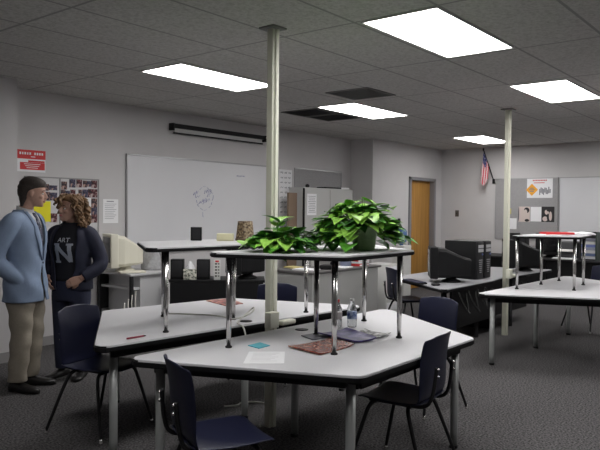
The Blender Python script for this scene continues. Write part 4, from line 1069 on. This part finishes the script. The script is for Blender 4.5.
    bl_ = mat('blue_blazer', (.23, .30, .43), .85, noise_s=20, noise_a=.05, bump=.15, bump_s=350)
    part('blazer', bake(jk, 'blazer', .008, 2, bl_), None, t)
    lp = MB()
    def jf(z, y, off):
        rws = interp_rows(rows, 6); q = min(rws, key=lambda r: abs(r[0]-z)); u = min(.97, abs(y)/q[3]); return q[1]+q[2]*(1-u**2.3)**(1/2.3)+off
    for s in (-1, 1):
        rings = []
        for z, y0, y1 in ((1.09, .006, .012), (1.16, .014, .045), (1.24, .032, .080), (1.32, .048, .105), (1.37, .058, .098), (1.42, .066, .105), (1.47, .072, .098), (1.50, .072, .088)):
            rings.append([V((jf(z, y, .011), s*y, z)) for y in (y0, (y0+y1)/2, y1)]+[V((jf(z, y, .002), s*y, z)) for y in (y1, y0)])
        lp.loft(rings)
    part('lapel', lp, bl_, t)
    q = MB(); q.ell((jf(1.08, .012, .006), .012, 1.07), (.005, .009, .009), 10, 6); part('button', q, mat('button_dark', (.05, .05, .07), .4), t)
    return t
build_man()

def build_woman():
    fx, fy = (-.97*F-.22*R0).x, (-.97*F-.22*R0).y
    t = thing('person', 'woman with curly brown hair in a navy jacket and lettered black shirt', 'person', (3.33, 5.33, 0), math.atan2(fy, fx))
    H = 1.66; k = H/1.78
    hmx = M.Translation((.035, 0, 1.41)) @ M.Rotation(R(-24), 4, 'Z') @ M.Rotation(R(-5), 4, 'Y') @ M.Scale(.97, 4)
    rarm = ([(-.01, -.145, 1.33), (-.015, -.19, 1.28), (-.06, -.255, 1.07), (-.02, -.26, 1.0), (.10, -.17, .90)], [.045, .048, .040, .036, .026])
    larm = ([(-.01, .145, 1.33), (-.015, .19, 1.28), (-.06, .265, 1.07), (-.02, .27, 1.0), (.115, .155, .905)], [.045, .048, .040, .036, .026])
    legs = [([(0, s*.085, .86), (.01, s*.09, .64), (.02, s*.09, .45), (-.005, s*.095, .26), (-.015, s*.10, .08)], [.088, .076, .055, .050, .036]) for s in (-1, 1)]
    mb = body_mesh(H, hmx, [rarm, larm], [((.10, -.17, .90), (.5, .5, -.7), (-.3, .3, .2), 1, .5, .9), ((.115, .155, .905), (.45, -.75, -.35), (-1, -.2, -.1), 1, .7, .92)], .96, legs)
    part('body', bake(mb, 'body', .006, 3, skin_w), None, t)
    face_parts(t, hmx, iris_m, lip_w, mat('brow_brown', (.05, .03, .02), .8))
    # curly hair: curls as tight coiled locks over a cap
    hr = MB(); rh = random.Random(4)
    CAP = [(.06, -.02, -.115, .088), (.10, .0, -.125, .096), (.14, .03, -.128, .098), (.175, .075, -.122, .096), (.205, .092, -.108, .086), (.23, .070, -.085, .066), (.247, .03, -.05, .036), (.252, 0, -.02, .01)]
    hr.loft([ering((a+b)/2, 0, z, (a-b)/2, w, 30) for z, a, b, w in interp_rows(CAP, 2)])
    for i in range(150):
        a = rh.uniform(1.0, 2*PI-1.0) if i % 4 else rh.uniform(-PI, PI); zz = rh.uniform(.02, .235) if i % 4 else rh.uniform(.20, .25)
        q = min(CAP, key=lambda r: abs(r[0]-zz)); c = V(((q[1]+q[2])/2, 0, zz)); o = V((math.cos(a), math.sin(a), .15))
        rx, ry = (q[1]-q[2])/2, q[3]
        p = c+V((rx*.92*math.cos(a), ry*.95*math.sin(a), 0)); ln = rh.uniform(.06, .13); r0 = rh.uniform(.012, .019)
        pts = []
        ph_ = rh.uniform(0, 6)
        for j in range(9):
            u = j/8; pts.append(p+V((o.x*(.022+.030*math.sin(u*PI*.7))+r0*math.cos(ph_+u*9)*.8, o.y*(.022+.034*math.sin(u*PI*.7))+r0*math.sin(ph_+u*9)*.8, -ln*u+.01)))
        hr.tube(pts, [.007, .011, .012, .012, .012, .011, .010, .008, .004], 6)
    bmesh.ops.transform(hr.bm, matrix=hmx, verts=hr.bm.verts)
    part('hair', hr, mat('curly_brown', (.17, .095, .045), .6, noise_s=30, noise_a=.45), t)
    # jeans
    tr = MB()
    rows = [(.70, .005, .12, .165), (.78, .0, .128, .172), (.86, -.005, .126, .17), (.95, 0, .112, .15), (.98, 0, .11, .148)]
    tr.loft([ering(cx, 0, z, rx, ry) for z, cx, rx, ry in interp_rows(rows, 3)])
    for s in (-1, 1):
        rows2 = [(.075, -.018, .10, .062, .058), (.24, -.004, .098, .066, .062), (.43, .012, .093, .072, .066), (.58, .008, .09, .084, .077), (.70, .0, .086, .104, .088), (.80, .0, .08, .115, .09)]
        tr.loft([ering(cx, s*cy, z, rx, ry, 24) for z, cx, cy, rx, ry in interp_rows(rows2, 4)])
    part('jeans', bake(tr, 'jeans', .009, 2, mat('dark_denim', (.022, .026, .055), .85, noise_s=70, noise_a=.15)), None, t)
    for s in (-1, 1):
        sh = MB(); shoe(sh, (-.01, s*.10, 0), s*.2); bmesh.ops.scale(sh.bm, vec=(.9, 1, .85), verts=sh.bm.verts); part('shoe', sh, mat('black_leather', (.012, .011, .011), .35), t)
    # black shirt with lettering
    st = MB(); rows = [(.88, 0, .122, .160), (1.0, .0, .112, .148), (1.08, .002, .116, .15), (1.17, .012, .132, .165), (1.26, .0, .118, .166), (1.33, -.01, .095, .145), (1.38, -.014, .07, .09), (1.40, -.012, .06, .066)]
    st.loft([ering(cx, 0, z, rx, ry) for z, cx, rx, ry in interp_rows(rows, 3)])
    sho = part('shirt', st, mat('black_cotton', (.010, .010, .014), .9), t)
    rws = interp_rows(rows, 8)
    def sf(z, y, off):
        q = min(rws, key=lambda r: abs(r[0]-z)); u = min(.95, abs(y)/q[3]); return q[1]+q[2]*(1-u**2.3)**(1/2.3)+off
    me = text_mesh('ART', .055, mat('pale_letter', (.55, .57, .6), .8), .001)
    for v in me.vertices:
        y, z_, d = v.co.x*1.15, v.co.y, v.co.z
        v.co = V((sf(1.245+z_, y, .004+d), y, 1.245+z_))
    part('lettering', me, None, sho, 'pale lettering')
    q = MB(); hw, hh, zc, th = .062, .078, 1.13, .017
    def bar(y0, z0, y1, z1, w):          # conforming bar between two points on the chest
        d = V((y1-y0, z1-z0)); nrm = V((-d.y, d.x)).normalized()*w; rows_ = []
        for k in range(7):
            c = V((y0, z0))+d*k/6; r = []
            for sgn, off in ((-1, .004), (1, .004), (1, .0015), (-1, .0015)):
                p = c+nrm*sgn; r.append(V((sf(p.y, p.x, off), p.x, p.y)))
            rows_.append(r)
        q.loft(rows_, smooth=False)
    bar(-hw, zc-hh, -hw, zc+hh, th); bar(hw, zc-hh, hw, zc+hh, th); bar(-hw, zc+hh*.92, hw, zc-hh*.92, th*.95)
    bar(-hw-.03, zc+hh, -hw+.025, zc+hh, .009); bar(-hw-.03, zc-hh, -hw+.03, zc-hh, .009); bar(hw-.03, zc+hh, hw+.03, zc+hh, .009)
    part('emblem', q, mat('grey_letter', (.36, .38, .43), .8), sho, 'large grey block letter N')
    # navy jacket, worn open
    jk = MB(); n = 40
    rows = [(.80, -.003, .142, .196, .34), (.88, -.003, .142, .192, .42), (1.0, 0, .132, .180, .56), (1.10, .004, .136, .182, .64), (1.18, .008, .146, .188, .66), (1.26, -.002, .136, .186, .66), (1.33, -.012, .114, .168, .62), (1.375, -.018, .09, .12, .8), (1.41, -.02, .078, .084, 1.0)]
    out_, inn = [], []
    for z, cx, rx, ry, g in interp_rows(rows, 4):
        def rg(d): return [p+V((.006*math.sin(p.z*28+math.atan2(p.y, p.x)*3), .004*math.sin(p.z*23+p.x*30), 0)) for p in ering(cx, 0, z, rx+d, ry+d, n, a0=g, a1=2*PI-g)]
        out_.append(rg(0)); inn.append(rg(-.012))
    jk.loft([o+list(reversed(i)) for o, i in zip(out_, inn)])
    for s, arm in ((-1, rarm), (1, larm)):
        pts = [V(p) for p in arm[0]]; e = pts[3].lerp(pts[4], .86)
        jk.tube([V((-.012, s*.09, 1.325)), V((-.012, s*.14, 1.315))]+pts[1:4]+[e], [.055, .070, .074, .066, .064, .050], 18, smooth_path=3)
    part('jacket', bake(jk, 'jacket', .008, 2, mat('navy_jacket', (.014, .016, .036), .8, noise_s=25, noise_a=.1)), None, t)
    return t
build_woman()

# ------------------------------------------------------------------ world: closed room, faint ambient only
wd = bpy.data.worlds.new('world'); scene.world = wd; wd.use_nodes = True
wd.node_tree.nodes['Background'].inputs[0].default_value = (.02, .02, .022, 1)
